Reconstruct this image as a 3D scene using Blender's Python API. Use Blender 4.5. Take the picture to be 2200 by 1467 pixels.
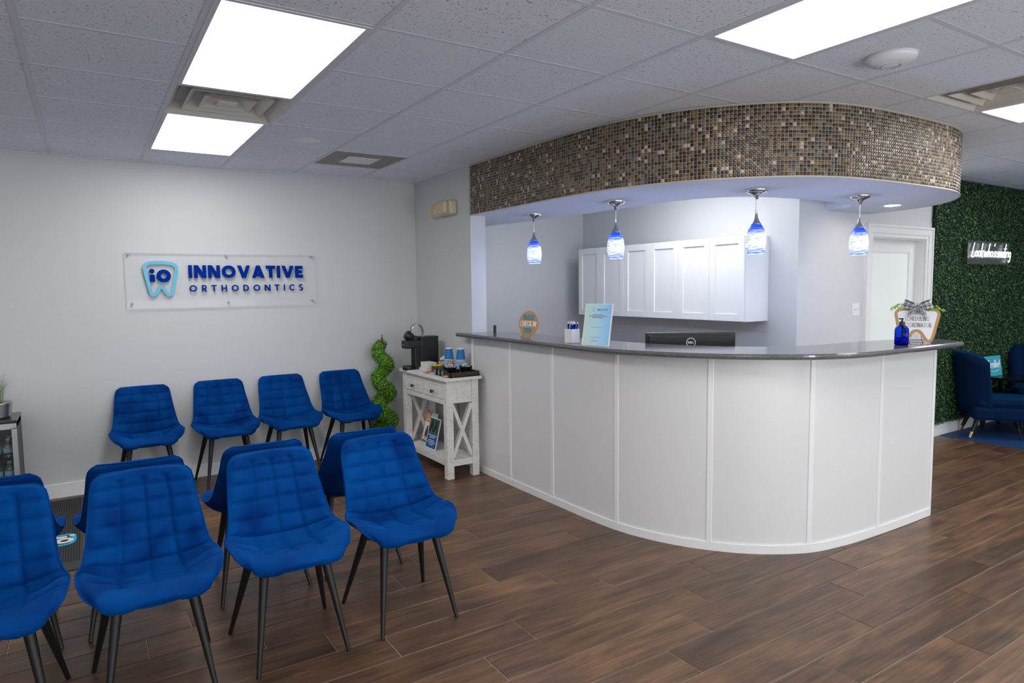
import bpy, bmesh, math, random
from mathutils import Vector, Matrix
random.seed(7)
PI = math.pi
S = bpy.context.scene
COL = S.collection
for o in list(bpy.data.objects): bpy.data.objects.remove(o)

# ------------------------------------------------------------------ camera
cd = bpy.data.cameras.new('camera'); cam = bpy.data.objects.new('camera', cd); COL.objects.link(cam)
cd.sensor_width = 36; cd.lens = 1430.23 / 2200 * 36; cd.clip_start = .05
yaw, pit, rol = 0.5695, -0.0825, -0.0120
F = Vector((math.sin(yaw) * math.cos(pit), math.cos(yaw) * math.cos(pit), math.sin(pit)))
R0 = Vector((math.cos(yaw), -math.sin(yaw), 0)); U0 = R0.cross(F)
R = R0 * math.cos(rol) + U0 * math.sin(rol); U = -R0 * math.sin(rol) + U0 * math.cos(rol)
CAM = Vector((0.1673, -6.2827, 1.6147))
cam.matrix_world = Matrix(((R.x, U.x, -F.x, CAM.x), (R.y, U.y, -F.y, CAM.y), (R.z, U.z, -F.z, CAM.z), (0, 0, 0, 1)))
S.camera = cam
# ------------------------------------------------------------------ world + exposure
w = bpy.data.worlds.new('world'); S.world = w; w.use_nodes = True
w.node_tree.nodes['Background'].inputs[0].default_value = (.55, .6, .7, 1)
w.node_tree.nodes['Background'].inputs[1].default_value = .15
S.view_settings.view_transform = 'Standard'; S.view_settings.look = 'None'
S.view_settings.gamma = 1; S.view_settings.use_curve_mapping = False
S.view_settings.exposure = .98
PANEL_STRENGTH = 5.2
CEIL = 2.661; G = .6096
# added fill lights behind the camera, tilted up to brighten ceiling and walls
for wx, wy, wr, en in ((-1.6, -9.93, 0, 50), (2.2, -9.93, 0, 80), (6.2, -9.93, 0, 55), (9.8, -9.93, 0, 30)):
    ld = bpy.data.lights.new('window_daylight', 'AREA'); ld.shape = 'RECTANGLE'; ld.size = 2.6; ld.size_y = 1.9; ld.energy = en; ld.color = (.92, .96, 1)
    lo = bpy.data.objects.new('window_daylight', ld); COL.objects.link(lo); lo.location = (wx, wy, 1.3); lo.rotation_euler = (PI / 2 + .6, 0, 0)

# ------------------------------------------------------------------ materials
def newmat(name):
    m = bpy.data.materials.new(name); m.use_nodes = True
    return m, m.node_tree, m.node_tree.nodes['Principled BSDF']
def pm(name, rgb, rough=.5, metal=0, var=.06, scale=8, bump=0, bscale=60, **kw):
    m, t, b = newmat(name); N = t.nodes; L = t.links
    b.inputs['Roughness'].default_value = rough; b.inputs['Metallic'].default_value = metal
    tc = N.new('ShaderNodeTexCoord'); no = N.new('ShaderNodeTexNoise'); no.inputs['Scale'].default_value = scale
    no.inputs['Detail'].default_value = 4
    L.new(tc.outputs['Object'], no.inputs['Vector'])
    mr = N.new('ShaderNodeMapRange'); mr.inputs[3].default_value = 1 - var; mr.inputs[4].default_value = 1 + var
    L.new(no.outputs[0], mr.inputs[0])
    mx = N.new('ShaderNodeVectorMath'); mx.operation = 'SCALE'; mx.inputs[0].default_value = rgb
    L.new(mr.outputs[0], mx.inputs['Scale']); L.new(mx.outputs[0], b.inputs['Base Color'])
    if bump:
        n2 = N.new('ShaderNodeTexNoise'); n2.inputs['Scale'].default_value = bscale; L.new(tc.outputs['Object'], n2.inputs['Vector'])
        bp = N.new('ShaderNodeBump'); bp.inputs['Strength'].default_value = bump; bp.inputs['Distance'].default_value = .002
        L.new(n2.outputs[0], bp.inputs['Height']); L.new(bp.outputs[0], b.inputs['Normal'])
    for k, v in kw.items():
        b.inputs[k.replace('_', ' ')].default_value = v
    return m
def emis(name, rgb, st):
    m, t, b = newmat(name)
    b.inputs['Base Color'].default_value = (*rgb, 1); b.inputs['Emission Color'].default_value = (*rgb, 1)
    b.inputs['Emission Strength'].default_value = st
    return m
def ramp(N, stops):
    r = N.new('ShaderNodeValToRGB'); e = r.color_ramp.elements
    while len(e) < len(stops): e.new(.5)
    for k, (p, c) in zip(e, stops): k.position = p; k.color = (*c, 1)
    return r

M = {}
M['wall'] = pm('wall_paint', (.60, .612, .622), .75, var=.012, bump=.08, bscale=220)
M['white'] = pm('white_paint', (.80, .80, .80), .35, var=.01)
M['panelwhite'] = pm('counter_panel_white', (.73, .73, .725), .32, var=.015, scale=3)
M['trimwhite'] = pm('trim_white', (.82, .82, .82), .3, var=.01)
M['cabinet'] = pm('cabinet_white', (.84, .85, .86), .3, var=.008)
M['soffit'] = pm('soffit_paint', (.66, .71, .82), .6, var=.012)
M['black'] = pm('black_plastic', (.012, .012, .013), .38, var=.1)
M['blackleg'] = pm('black_powder_coat', (.006, .006, .007), .48, var=.1)
M['chrome'] = pm('chrome', (.75, .76, .78), .12, 1, var=.02)
M['steel'] = pm('brushed_steel', (.5, .5, .51), .3, 1, var=.08, scale=40)
M['brass'] = pm('brass', (.75, .55, .22), .25, 1, var=.04)
M['darkblue'] = pm('sign_navy', (.0, .025, .27), .8, var=.02, Specular_IOR_Level=.05)
M['lightblue'] = pm('sign_sky', (.17, .52, .72), .7, var=.02, Specular_IOR_Level=.1)
M['beige'] = pm('beige_plastic', (.62, .52, .34), .3, var=.05)
M['gridbar'] = pm('grid_metal', (.68, .71, .78), .6, var=.02)
M['vent'] = pm('vent_paint', (.62, .59, .52), .4, var=.08, scale=5)
M['ventdark'] = pm('vent_dark', (.03, .028, .025), .6)
M['wood_sign'] = pm('sign_wood', (.55, .29, .11), .55, var=.15, scale=25)
M['print_white'] = pm('print_white', (.85, .85, .85), .5, var=.0)
M['ink'] = pm('print_ink', (.03, .03, .035), .6, var=.0)
M['paper'] = pm('paper', (.78, .76, .72), .7, var=.03)
M['cupblue'] = pm('cup_blue', (.012, .16, .42), .6, var=.05, bump=.3, bscale=300)
M['bronze'] = pm('bronze', (.09, .06, .035), .4, .6)
M['basket'] = pm('basket_weave', (.045, .03, .02), .8, var=.6, scale=90, bump=1, bscale=200)
M['frost'] = pm('frosted_glass', (.82, .86, .84), .35, var=.01)
M['frost'].node_tree.nodes['Principled BSDF'].inputs['Emission Color'].default_value = (.9, 1, .97, 1)
M['frost'].node_tree.nodes['Principled BSDF'].inputs['Emission Strength'].default_value = .04  # faint glow put into the pane, standing in for backlight beyond the door
M['panel_light'] = emis('light_diffuser', (1, .985, .97), PANEL_STRENGTH)
M['neon'] = emis('neon_tube', (.93, .97, 1), 1.6)
M['recess'] = emis('recessed_lamp', (1, .98, .95), 12)
M['carpet'] = pm('blue_carpet', (.006, .05, .17), .95, var=.35, scale=40, bump=.6, bscale=250)
M['carpet'].node_tree.nodes['Principled BSDF'].inputs['Roughness'].default_value = .6
M['teal'] = pm('teal_acrylic', (.03, .38, .5), .3)
M['navyfab'] = pm('navy_velvet', (.001, .011, .042), .9, var=.25, scale=9, Sheen_Weight=.15, Sheen_Tint=(.0, .3, .9, 1), Specular_IOR_Level=.1)
M['amber_green'] = pm('olive_tin', (.16, .14, .035), .4, .3)
M['yellow'] = pm('yellow_print', (.85, .7, .03), .5)
M['skin'] = pm('print_skin', (.72, .42, .3), .6, var=0)
M['hair'] = pm('print_hair', (.16, .07, .035), .6, var=.2, scale=200)
M['orange'] = pm('print_orange', (.85, .25, .04), .5, var=.2, scale=6)
M['cord'] = M['black']

def glass(name, rgb, rough=.05, ior=1.45, alpha=None):
    m, t, b = newmat(name)
    b.inputs['Base Color'].default_value = (*rgb, 1); b.inputs['Roughness'].default_value = rough
    b.inputs['Transmission Weight'].default_value = 1; b.inputs['IOR'].default_value = ior
    return m
def thin(name, rgb, fac, rough=.1):
    m = bpy.data.materials.new(name); m.use_nodes = True; t = m.node_tree; N = t.nodes; L = t.links
    N.remove(N['Principled BSDF']); out = N['Material Output']
    tr = N.new('ShaderNodeBsdfTransparent'); tr.inputs[0].default_value = (*rgb, 1)
    gl = N.new('ShaderNodeBsdfGlossy'); gl.inputs['Roughness'].default_value = rough
    mx = N.new('ShaderNodeMixShader'); mx.inputs[0].default_value = fac
    L.new(tr.outputs[0], mx.inputs[1]); L.new(gl.outputs[0], mx.inputs[2]); L.new(mx.outputs[0], out.inputs[0])
    return m
M['acrylic'] = thin('clear_acrylic', (.992, .995, .995), .003, .02)
M['doorglass'] = thin('cooler_glass', (.8, .86, .86), .03, .03)
M['blueglass'] = glass('cobalt_bottle', (.005, .05, .75), .03, 1.2)
M['petglass'] = thin('pet_bottle', (.6, .68, .68), .22, .08)

def velvet():
    m, t, b = newmat('blue_velvet'); N = t.nodes; L = t.links
    tc = N.new('ShaderNodeTexCoord'); n = N.new('ShaderNodeTexNoise'); n.inputs['Scale'].default_value = 3.2; n.inputs['Detail'].default_value = 2
    n.inputs['Distortion'].default_value = 1.2
    oi = N.new('ShaderNodeObjectInfo'); ad = N.new('ShaderNodeVectorMath'); ad.operation = 'ADD'
    sc = N.new('ShaderNodeVectorMath'); sc.operation = 'SCALE'; sc.inputs[0].default_value = (31, 17, 23)
    L.new(oi.outputs['Random'], sc.inputs['Scale']); L.new(tc.outputs['Object'], ad.inputs[0]); L.new(sc.outputs[0], ad.inputs[1])
    L.new(ad.outputs[0], n.inputs['Vector'])
    r = ramp(N, [(.33, (.0, .026, .15)), (.5, (.0, .043, .205)), (.67, (.0, .058, .25))])
    L.new(n.outputs[0], r.inputs[0]); L.new(r.outputs[0], b.inputs['Base Color'])
    b.inputs['Roughness'].default_value = .75
    b.inputs['Sheen Weight'].default_value = .3; b.inputs['Sheen Roughness'].default_value = .35
    b.inputs['Sheen Tint'].default_value = (.0, .32, 1, 1); b.inputs['Specular IOR Level'].default_value = .05
    n2 = N.new('ShaderNodeTexNoise'); n2.inputs['Scale'].default_value = 500; L.new(tc.outputs['Object'], n2.inputs['Vector'])
    bp = N.new('ShaderNodeBump'); bp.inputs['Strength'].default_value = .15; bp.inputs['Distance'].default_value = .001
    L.new(n2.outputs[0], bp.inputs['Height']); L.new(bp.outputs[0], b.inputs['Normal'])
    return m
M['velvet'] = velvet()

def woodfloor():
    m, t, b = newmat('floor_plank_wood'); N = t.nodes; L = t.links
    tc = N.new('ShaderNodeTexCoord'); oi = N.new('ShaderNodeObjectInfo')
    sc = N.new('ShaderNodeVectorMath'); sc.operation = 'SCALE'; sc.inputs[0].default_value = (37, 51, 13); L.new(oi.outputs['Random'], sc.inputs['Scale'])
    geo = N.new('ShaderNodeNewGeometry')
    sc2 = N.new('ShaderNodeVectorMath'); sc2.operation = 'SCALE'; sc2.inputs[0].default_value = (91, 33, 7); L.new(geo.outputs['Random Per Island'], sc2.inputs['Scale'])
    a0 = N.new('ShaderNodeVectorMath'); a0.operation = 'ADD'; L.new(sc.outputs[0], a0.inputs[0]); L.new(sc2.outputs[0], a0.inputs[1])
    ad = N.new('ShaderNodeVectorMath'); ad.operation = 'ADD'; L.new(tc.outputs['Object'], ad.inputs[0]); L.new(a0.outputs[0], ad.inputs[1])
    def noise(v, s, d, dist=0):
        mp = N.new('ShaderNodeMapping'); mp.inputs['Scale'].default_value = v; L.new(ad.outputs[0], mp.inputs[0])
        n = N.new('ShaderNodeTexNoise'); n.inputs['Scale'].default_value = s; n.inputs['Detail'].default_value = d; n.inputs['Distortion'].default_value = dist
        L.new(mp.outputs[0], n.inputs['Vector']); return n
    big = noise((1.1, 4.5, 1), 2.0, 3, 1.0); grain = noise((.8, 26, 1), 3.2, 5, .7); fine = noise((6, 160, 1), 3, 3)
    r = ramp(N, [(.32, (.045, .028, .019)), (.44, (.088, .049, .029)), (.55, (.145, .075, .039)), (.74, (.26, .14, .068))])
    m1 = N.new('ShaderNodeMath'); m1.operation = 'MULTIPLY_ADD'; m1.inputs[1].default_value = .55; L.new(big.outputs[0], m1.inputs[0])
    m2 = N.new('ShaderNodeMath'); m2.operation = 'MULTIPLY'; m2.inputs[1].default_value = .47; L.new(grain.outputs[0], m2.inputs[0]); L.new(m2.outputs[0], m1.inputs[2])
    L.new(m1.outputs[0], r.inputs[0])
    mr = N.new('ShaderNodeMapRange'); mr.inputs[3].default_value = .72; mr.inputs[4].default_value = 1.25; L.new(fine.outputs[0], mr.inputs[0])
    ra = N.new('ShaderNodeMapRange'); ra.inputs[3].default_value = .8; ra.inputs[4].default_value = 1.2; L.new(oi.outputs['Random'], ra.inputs[0])
    mm = N.new('ShaderNodeMath'); mm.operation = 'MULTIPLY'; L.new(mr.outputs[0], mm.inputs[0]); L.new(ra.outputs[0], mm.inputs[1])
    v = N.new('ShaderNodeVectorMath'); v.operation = 'SCALE'; L.new(r.outputs[0], v.inputs[0]); L.new(mm.outputs[0], v.inputs['Scale'])
    L.new(v.outputs[0], b.inputs['Base Color'])
    b.inputs['Roughness'].default_value = .36
    bp = N.new('ShaderNodeBump'); bp.inputs['Strength'].default_value = .35; bp.inputs['Distance'].default_value = .002
    L.new(grain.outputs[0], bp.inputs['Height']); L.new(bp.outputs[0], b.inputs['Normal'])
    return m
M['plank'] = woodfloor()
M['grout'] = pm('grout', (.30, .25, .20), .9, var=.1)

def tilemat():
    m, t, b = newmat('ceiling_tile'); N = t.nodes; L = t.links
    tc = N.new('ShaderNodeTexCoord'); oi = N.new('ShaderNodeObjectInfo')
    sc = N.new('ShaderNodeVectorMath'); sc.operation = 'SCALE'; sc.inputs[0].default_value = (37, 51, 13); L.new(oi.outputs['Random'], sc.inputs['Scale'])
    ad = N.new('ShaderNodeVectorMath'); ad.operation = 'ADD'; L.new(tc.outputs['Object'], ad.inputs[0]); L.new(sc.outputs[0], ad.inputs[1])
    n = N.new('ShaderNodeTexNoise'); n.inputs['Scale'].default_value = 95; n.inputs['Detail'].default_value = 2; n.inputs['Roughness'].default_value = .6
    L.new(ad.outputs[0], n.inputs['Vector'])
    r = ramp(N, [(.315, (.24, .19, .15)), (.37, (.79, .84, .92)), (1, (.83, .88, .95))])
    L.new(n.outputs[0], r.inputs[0]); L.new(r.outputs[0], b.inputs['Base Color']); b.inputs['Roughness'].default_value = .9
    bp = N.new('ShaderNodeBump'); bp.inputs['Strength'].default_value = .4; bp.inputs['Distance'].default_value = .003
    L.new(r.outputs[0], bp.inputs['Height']); L.new(bp.outputs[0], b.inputs['Normal'])
    return m
M['tile'] = tilemat()

def granite():
    m, t, b = newmat('countertop_grey'); N = t.nodes; L = t.links
    tc = N.new('ShaderNodeTexCoord'); n = N.new('ShaderNodeTexNoise'); n.inputs['Scale'].default_value = 350; n.inputs['Detail'].default_value = 2
    L.new(tc.outputs['Object'], n.inputs['Vector'])
    r = ramp(N, [(.35, (.05, .05, .052)), (.55, (.12, .12, .122)), (.72, (.3, .3, .3))])
    L.new(n.outputs[0], r.inputs[0]); L.new(r.outputs[0], b.inputs['Base Color']); b.inputs['Roughness'].default_value = .13
    b.inputs['Specular IOR Level'].default_value = .8
    return m
M['granite'] = granite()

def whitewash():
    m, t, b = newmat('whitewashed_wood'); N = t.nodes; L = t.links
    tc = N.new('ShaderNodeTexCoord'); mp = N.new('ShaderNodeMapping'); mp.inputs['Scale'].default_value = (60, 8, 60); L.new(tc.outputs['Object'], mp.inputs[0])
    n = N.new('ShaderNodeTexNoise'); n.inputs['Scale'].default_value = 1.5; n.inputs['Detail'].default_value = 6; L.new(mp.outputs[0], n.inputs['Vector'])
    n2 = N.new('ShaderNodeTexNoise'); n2.inputs['Scale'].default_value = 14; n2.inputs['Detail'].default_value = 4; L.new(tc.outputs['Object'], n2.inputs['Vector'])
    mu = N.new('ShaderNodeMath'); mu.operation = 'MULTIPLY_ADD'; mu.inputs[1].default_value = .6; L.new(n.outputs[0], mu.inputs[0])
    m3 = N.new('ShaderNodeMath'); m3.operation = 'MULTIPLY'; m3.inputs[1].default_value = .4; L.new(n2.outputs[0], m3.inputs[0]); L.new(m3.outputs[0], mu.inputs[2])
    r = ramp(N, [(.28, (.46, .41, .35)), (.42, (.66, .63, .58)), (.55, (.75, .74, .71))])
    L.new(mu.outputs[0], r.inputs[0]); L.new(r.outputs[0], b.inputs['Base Color']); b.inputs['Roughness'].default_value = .7
    bp = N.new('ShaderNodeBump'); bp.inputs['Strength'].default_value = .4; bp.inputs['Distance'].default_value = .002
    L.new(mu.outputs[0], bp.inputs['Height']); L.new(bp.outputs[0], b.inputs['Normal'])
    return m
M['whitewash'] = whitewash()

def leafmat(name, cols, rough=.45):
    m, t, b = newmat(name); N = t.nodes; L = t.links
    g = N.new('ShaderNodeNewGeometry'); k = len(cols)
    r = ramp(N, [(i / (k - 1), c) for i, c in enumerate(cols)])
    L.new(g.outputs['Random Per Island'], r.inputs[0]); L.new(r.outputs[0], b.inputs['Base Color']); b.inputs['Roughness'].default_value = rough
    return m
M['leaf'] = leafmat('boxwood_leaf', [(.02, .08, .008), (.07, .22, .012), (.16, .40, .02), (.26, .52, .05)])
M['wall_leaf'] = leafmat('green_wall_leaf', [(.003, .016, .006), (.007, .042, .014), (.02, .10, .022), (.045, .15, .015), (.009, .055, .048), (.16, .27, .04)], .35)
M['leaf_dark'] = pm('foliage_backing', (.004, .014, .007), .9)
M['sprig'] = leafmat('sprig_leaf', [(.1, .3, .03), (.35, .55, .08), (.15, .42, .05)])
M['grassblade'] = leafmat('grass_blade', [(.05, .14, .02), (.16, .3, .06), (.3, .42, .15)])

def shademat():
    m, t, b = newmat('blue_swirl_glass'); N = t.nodes; L = t.links
    tc = N.new('ShaderNodeTexCoord'); mp = N.new('ShaderNodeMapping'); mp.inputs['Rotation'].default_value = (0, .42, 0); mp.inputs['Scale'].default_value = (5, 5, 60)
    L.new(tc.outputs['Object'], mp.inputs[0])
    n = N.new('ShaderNodeTexNoise'); n.inputs['Scale'].default_value = 3.2; n.inputs['Detail'].default_value = 4; n.inputs['Distortion'].default_value = .3; L.new(mp.outputs[0], n.inputs['Vector'])
    sx = N.new('ShaderNodeSeparateXYZ'); L.new(tc.outputs['Object'], sx.inputs[0])
    zr = N.new('ShaderNodeMapRange'); zr.inputs[1].default_value = .12; zr.inputs[2].default_value = .185; zr.inputs[3].default_value = 0; zr.inputs[4].default_value = .45; L.new(sx.outputs[2], zr.inputs[0])
    zl = N.new('ShaderNodeMapRange'); zl.inputs[1].default_value = .06; zl.inputs[2].default_value = 0; zl.inputs[3].default_value = 0; zl.inputs[4].default_value = .16; L.new(sx.outputs[2], zl.inputs[0])
    a = N.new('ShaderNodeMath'); a.operation = 'ADD'; L.new(zr.outputs[0], a.inputs[0]); L.new(zl.outputs[0], a.inputs[1])
    a3 = N.new('ShaderNodeMath'); a3.operation = 'ADD'; a3.inputs[1].default_value = .11; L.new(n.outputs[0], a3.inputs[0])
    a2 = N.new('ShaderNodeMath'); a2.operation = 'SUBTRACT'; L.new(a3.outputs[0], a2.inputs[0]); L.new(a.outputs[0], a2.inputs[1])
    r = ramp(N, [(.12, (.0, .05, .65)), (.32, (.04, .11, .85)), (.45, (.25, .33, .95)), (.60, (.80, .85, 1))])
    L.new(a2.outputs[0], r.inputs[0]); L.new(r.outputs[0], b.inputs['Base Color']); L.new(r.outputs[0], b.inputs['Emission Color'])
    b.inputs['Emission Strength'].default_value = .36; b.inputs['Roughness'].default_value = .15
    return m
M['shade'] = shademat()

def plaid():
    m, t, b = newmat('plaid_ribbon'); N = t.nodes; L = t.links
    tc = N.new('ShaderNodeTexCoord'); sx = N.new('ShaderNodeSeparateXYZ'); L.new(tc.outputs['UV'], sx.inputs[0])
    outs = []
    for ax, f in ((0, 1), (1, 1)):
        fr = N.new('ShaderNodeMath'); fr.operation = 'FRACT'; L.new(sx.outputs[ax], fr.inputs[0])
        r = ramp(N, [(0, (.75, .75, .75)), (.42, (.28, .28, .29)), (.78, (.85, .85, .85)), (.9, (.02, .02, .02))]); r.color_ramp.interpolation = 'CONSTANT'
        L.new(fr.outputs[0], r.inputs[0]); outs.append(r)
    mx = N.new('ShaderNodeMix'); mx.data_type = 'RGBA'; mx.blend_type = 'MULTIPLY'; mx.inputs[0].default_value = 1
    L.new(outs[0].outputs[0], mx.inputs[6]); L.new(outs[1].outputs[0], mx.inputs[7]); L.new(mx.outputs[2], b.inputs['Base Color'])
    b.inputs['Roughness'].default_value = .8
    return m
M['plaid'] = plaid()
def gradprint():
    m, t, b = newmat('aqua_gradient_print'); N = t.nodes; L = t.links
    tc = N.new('ShaderNodeTexCoord'); sx = N.new('ShaderNodeSeparateXYZ'); L.new(tc.outputs['Object'], sx.inputs[0])
    mr = N.new('ShaderNodeMapRange'); mr.inputs[1].default_value = -.1; mr.inputs[2].default_value = .1; L.new(sx.outputs[0], mr.inputs[0])
    r = ramp(N, [(0, (.55, .75, .66)), (.5, (.45, .72, .85)), (1, (.25, .55, .9))]); L.new(mr.outputs[0], r.inputs[0]); L.new(r.outputs[0], b.inputs['Base Color'])
    b.inputs['Roughness'].default_value = .3
    return m
M['aqua'] = gradprint()
M['t_brown'] = pm('mosaic_brown', (.045, .025, .012), .22, var=.3, scale=2, Coat_Weight=.08)
M['t_dark'] = pm('mosaic_dark', (.016, .009, .006), .22, var=.3, scale=2, Coat_Weight=.05)
M['t_taupe'] = pm('mosaic_taupe', (.14, .09, .048), .2, var=.25, scale=4, Coat_Weight=.5)
M['t_olive'] = pm('mosaic_olive', (.10, .068, .036), .22, var=.25, scale=4, Coat_Weight=.5)
M['t_grey'] = pm('mosaic_grey', (.14, .13, .105), .2, var=.2, scale=4, Coat_Weight=.5)
M['t_blue'] = pm('mosaic_blue', (.022, .038, .07), .12, var=.3, scale=3, Coat_Weight=.3)
M['t_pink'] = pm('mosaic_shell', (.48, .38, .34), .22, var=.15, scale=30)
M['t_grout'] = pm('mosaic_grout', (.50, .42, .30), .8, var=.05)

# ------------------------------------------------------------------ mesh helpers
class MB:
    def __init__(s): s.v = []; s.f = []; s.m = []; s.sm = []; s.uv = None
    def add(s, vs, fs, m=0, smooth=False):
        o = len(s.v); s.v += [tuple(v) for v in vs]
        for f in fs: s.f.append([i + o for i in f]); s.m.append(m); s.sm.append(smooth)
        return s
    def box(s, c, d, m=0, bev=0, rz=0):
        x, y, z = [a / 2 for a in d]
        if bev <= 0:
            vs = [(i * x, j * y, k * z) for k in (-1, 1) for j in (-1, 1) for i in (-1, 1)]
            fs = [(0, 2, 3, 1), (4, 5, 7, 6), (0, 1, 5, 4), (2, 6, 7, 3), (0, 4, 6, 2), (1, 3, 7, 5)]
        else:
            b = min(bev, x * .9, y * .9, z * .9)
            bm = bmesh.new(); bmesh.ops.create_cube(bm, size=2)
            for v in bm.verts: v.co = Vector((v.co.x * x, v.co.y * y, v.co.z * z))
            bmesh.ops.bevel(bm, geom=bm.edges[:], offset=b, segments=1 if b < .006 else 2, affect='EDGES', profile=.5)
            bm.verts.index_update(); vs = [tuple(v.co) for v in bm.verts]; fs = [[v.index for v in f.verts] for f in bm.faces]; bm.free()
        ca, sa = math.cos(rz), math.sin(rz)
        s.add([(c[0] + a * ca - b_ * sa, c[1] + a * sa + b_ * ca, c[2] + q) for a, b_, q in vs], fs, m)
        return s
    def b2(s, a, b, m=0, bev=0):
        return s.box([(p + q) / 2 for p, q in zip(a, b)], [abs(q - p) for p, q in zip(a, b)], m, bev)
    def bar(s, p0, p1, w, d, m=0, up=(0, 0, 1)):
        p0 = Vector(p0); p1 = Vector(p1); t = (p1 - p0).normalized(); a = t.cross(Vector(up)).normalized(); b = a.cross(t)
        vs = [p + a * (i * w / 2) + b * (j * d / 2) for p in (p0, p1) for i, j in ((-1, -1), (1, -1), (1, 1), (-1, 1))]
        return s.add(vs, [(0, 1, 2, 3), (7, 6, 5, 4), (0, 4, 5, 1), (1, 5, 6, 2), (2, 6, 7, 3), (3, 7, 4, 0)], m)
    def cyl(s, p0, p1, r0, r1=None, n=16, m=0, cap=True):
        r1 = r0 if r1 is None else r1; p0 = Vector(p0); p1 = Vector(p1); t = (p1 - p0).normalized()
        a = t.orthogonal().normalized(); b = t.cross(a)
        ring = lambda p, r: [p + (a * math.cos(2 * PI * i / n) + b * math.sin(2 * PI * i / n)) * r for i in range(n)]
        s.add(ring(p0, r0) + ring(p1, r1), [(i, (i + 1) % n, n + (i + 1) % n, n + i) for i in range(n)], m, True)
        if cap: s.add(ring(p0, r0), [list(range(n))[::-1]], m); s.add(ring(p1, r1), [list(range(n))], m)
        return s
    def tube(s, pts, r, n=8, m=0, closed=False):
        pts = [Vector(p) for p in pts]; k = len(pts); rings = []; up = None
        for i, p in enumerate(pts):
            if closed: t = pts[(i + 1) % k] - pts[i - 1]
            else: t = pts[min(i + 1, k - 1)] - pts[max(i - 1, 0)]
            t.normalize()
            a = t.orthogonal().normalized() if up is None else (up - t * up.dot(t)).normalized()
            up = a; b = t.cross(a); rr = r(i / (k - 1)) if callable(r) else r
            rings.append([p + (a * math.cos(2 * PI * j / n) + b * math.sin(2 * PI * j / n)) * rr for j in range(n)])
        fs = []
        for i in range(k if closed else k - 1):
            for j in range(n): fs.append((i * n + j, i * n + (j + 1) % n, ((i + 1) % k) * n + (j + 1) % n, ((i + 1) % k) * n + j))
        s.add([v for q in rings for v in q], fs, m, True)
        if not closed: s.add(rings[0], [list(range(n))[::-1]], m); s.add(rings[-1], [list(range(n))], m)
        return s
    def lathe(s, prof, n=24, c=(0, 0, 0), m=0, smooth=True):
        k = len(prof); vs = [(c[0] + r * math.cos(2 * PI * j / n), c[1] + r * math.sin(2 * PI * j / n), c[2] + z) for r, z in prof for j in range(n)]
        fs = [(i * n + j, i * n + (j + 1) % n, (i + 1) * n + (j + 1) % n, (i + 1) * n + j) for i in range(k - 1) for j in range(n)]
        s.add(vs, fs, m, smooth)
        if prof[0][0] > .0005: s.add(vs[:n], [list(range(n))[::-1]], m)
        if prof[-1][0] > .0005: s.add(vs[-n:], [list(range(n))], m)
        return s
    def prism(s, poly, z0, z1, m=0):
        n = len(poly); vs = [(x, y, z0) for x, y in poly] + [(x, y, z1) for x, y in poly]
        return s.add(vs, [list(range(n))[::-1], list(range(n, 2 * n))] + [(i, (i + 1) % n, n + (i + 1) % n, n + i) for i in range(n)], m)
    def xf(s, mat):
        s.v = [tuple(mat @ Vector(v)) for v in s.v]; return s
    def mesh(s, name, mats):
        me = bpy.data.meshes.new(name); me.from_pydata(s.v, [], s.f)
        for q in (mats if isinstance(mats, (list, tuple)) else [mats]): me.materials.append(q)
        me.polygons.foreach_set('material_index', s.m); me.polygons.foreach_set('use_smooth', s.sm)
        me.update(); return me
def obj(name, mb, mats, parent=None, loc=None, rz=0):
    me = mb if isinstance(mb, bpy.types.Mesh) else mb.mesh(name, mats)
    o = bpy.data.objects.new(name, me); COL.objects.link(o)
    if parent: o.parent = parent
    if loc: o.location = loc
    if rz: o.rotation_euler.z = rz
    return o
def tag(o, label=None, cat=None, group=None, kind=None):
    if label: o['label'] = label
    if cat: o['category'] = cat
    if group: o['group'] = group
    if kind: o['kind'] = kind
    return o
def thing(name, label, cat, loc=(0, 0, 0), rz=0, group=None):
    o = bpy.data.objects.new(name, None); o.empty_display_size = .1; COL.objects.link(o); o.location = loc; o.rotation_euler.z = rz
    return tag(o, label, cat, group)
def struct(name, mb, mats, parent=None):
    o = obj(name, mb, mats, parent)
    if not parent: o['kind'] = 'structure'
    return o
def ch(o): return [c for c in bpy.data.objects if c.parent == o]
def dup(root, loc, rz, label=None, group=None):
    r = root.copy(); COL.objects.link(r); r.location = loc; r.rotation_euler.z = rz
    if label: r['label'] = label
    if group: r['group'] = group
    for a in ch(root):
        c = a.copy(); COL.objects.link(c); c.parent = r
        for g in ch(a):
            d = g.copy(); COL.objects.link(d); d.parent = c
    return r
def catmull(P, n=8):
    out = []
    for i in range(len(P) - 1):
        p0 = P[max(i - 1, 0)]; p1 = P[i]; p2 = P[i + 1]; p3 = P[min(i + 2, len(P) - 1)]
        for k in range(n):
            t = k / n
            out.append(tuple(.5 * (2 * b + (c - a) * t + (2 * a - 5 * b + 4 * c - d) * t * t + (-a + 3 * b - 3 * c + d) * t ** 3) for a, b, c, d in zip(p0, p1, p2, p3)))
    out.append(tuple(P[-1])); return out
def resample(P, n):
    P = [Vector(p) for p in P]; L = [0]
    for a, b in zip(P, P[1:]): L.append(L[-1] + (b - a).length)
    out = []; j = 0
    for i in range(n + 1):
        s = L[-1] * i / n
        while j < len(L) - 2 and L[j + 1] < s: j += 1
        out.append(P[j].lerp(P[j + 1], (s - L[j]) / max(L[j + 1] - L[j], 1e-9)))
    return out, L[-1]
def offset2(P, d):
    out = []
    for i, p in enumerate(P):
        t = (P[min(i + 1, len(P) - 1)] - P[max(i - 1, 0)]).normalized(); out.append(Vector((p.x - t.y * d, p.y + t.x * d)))
    return out
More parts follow.
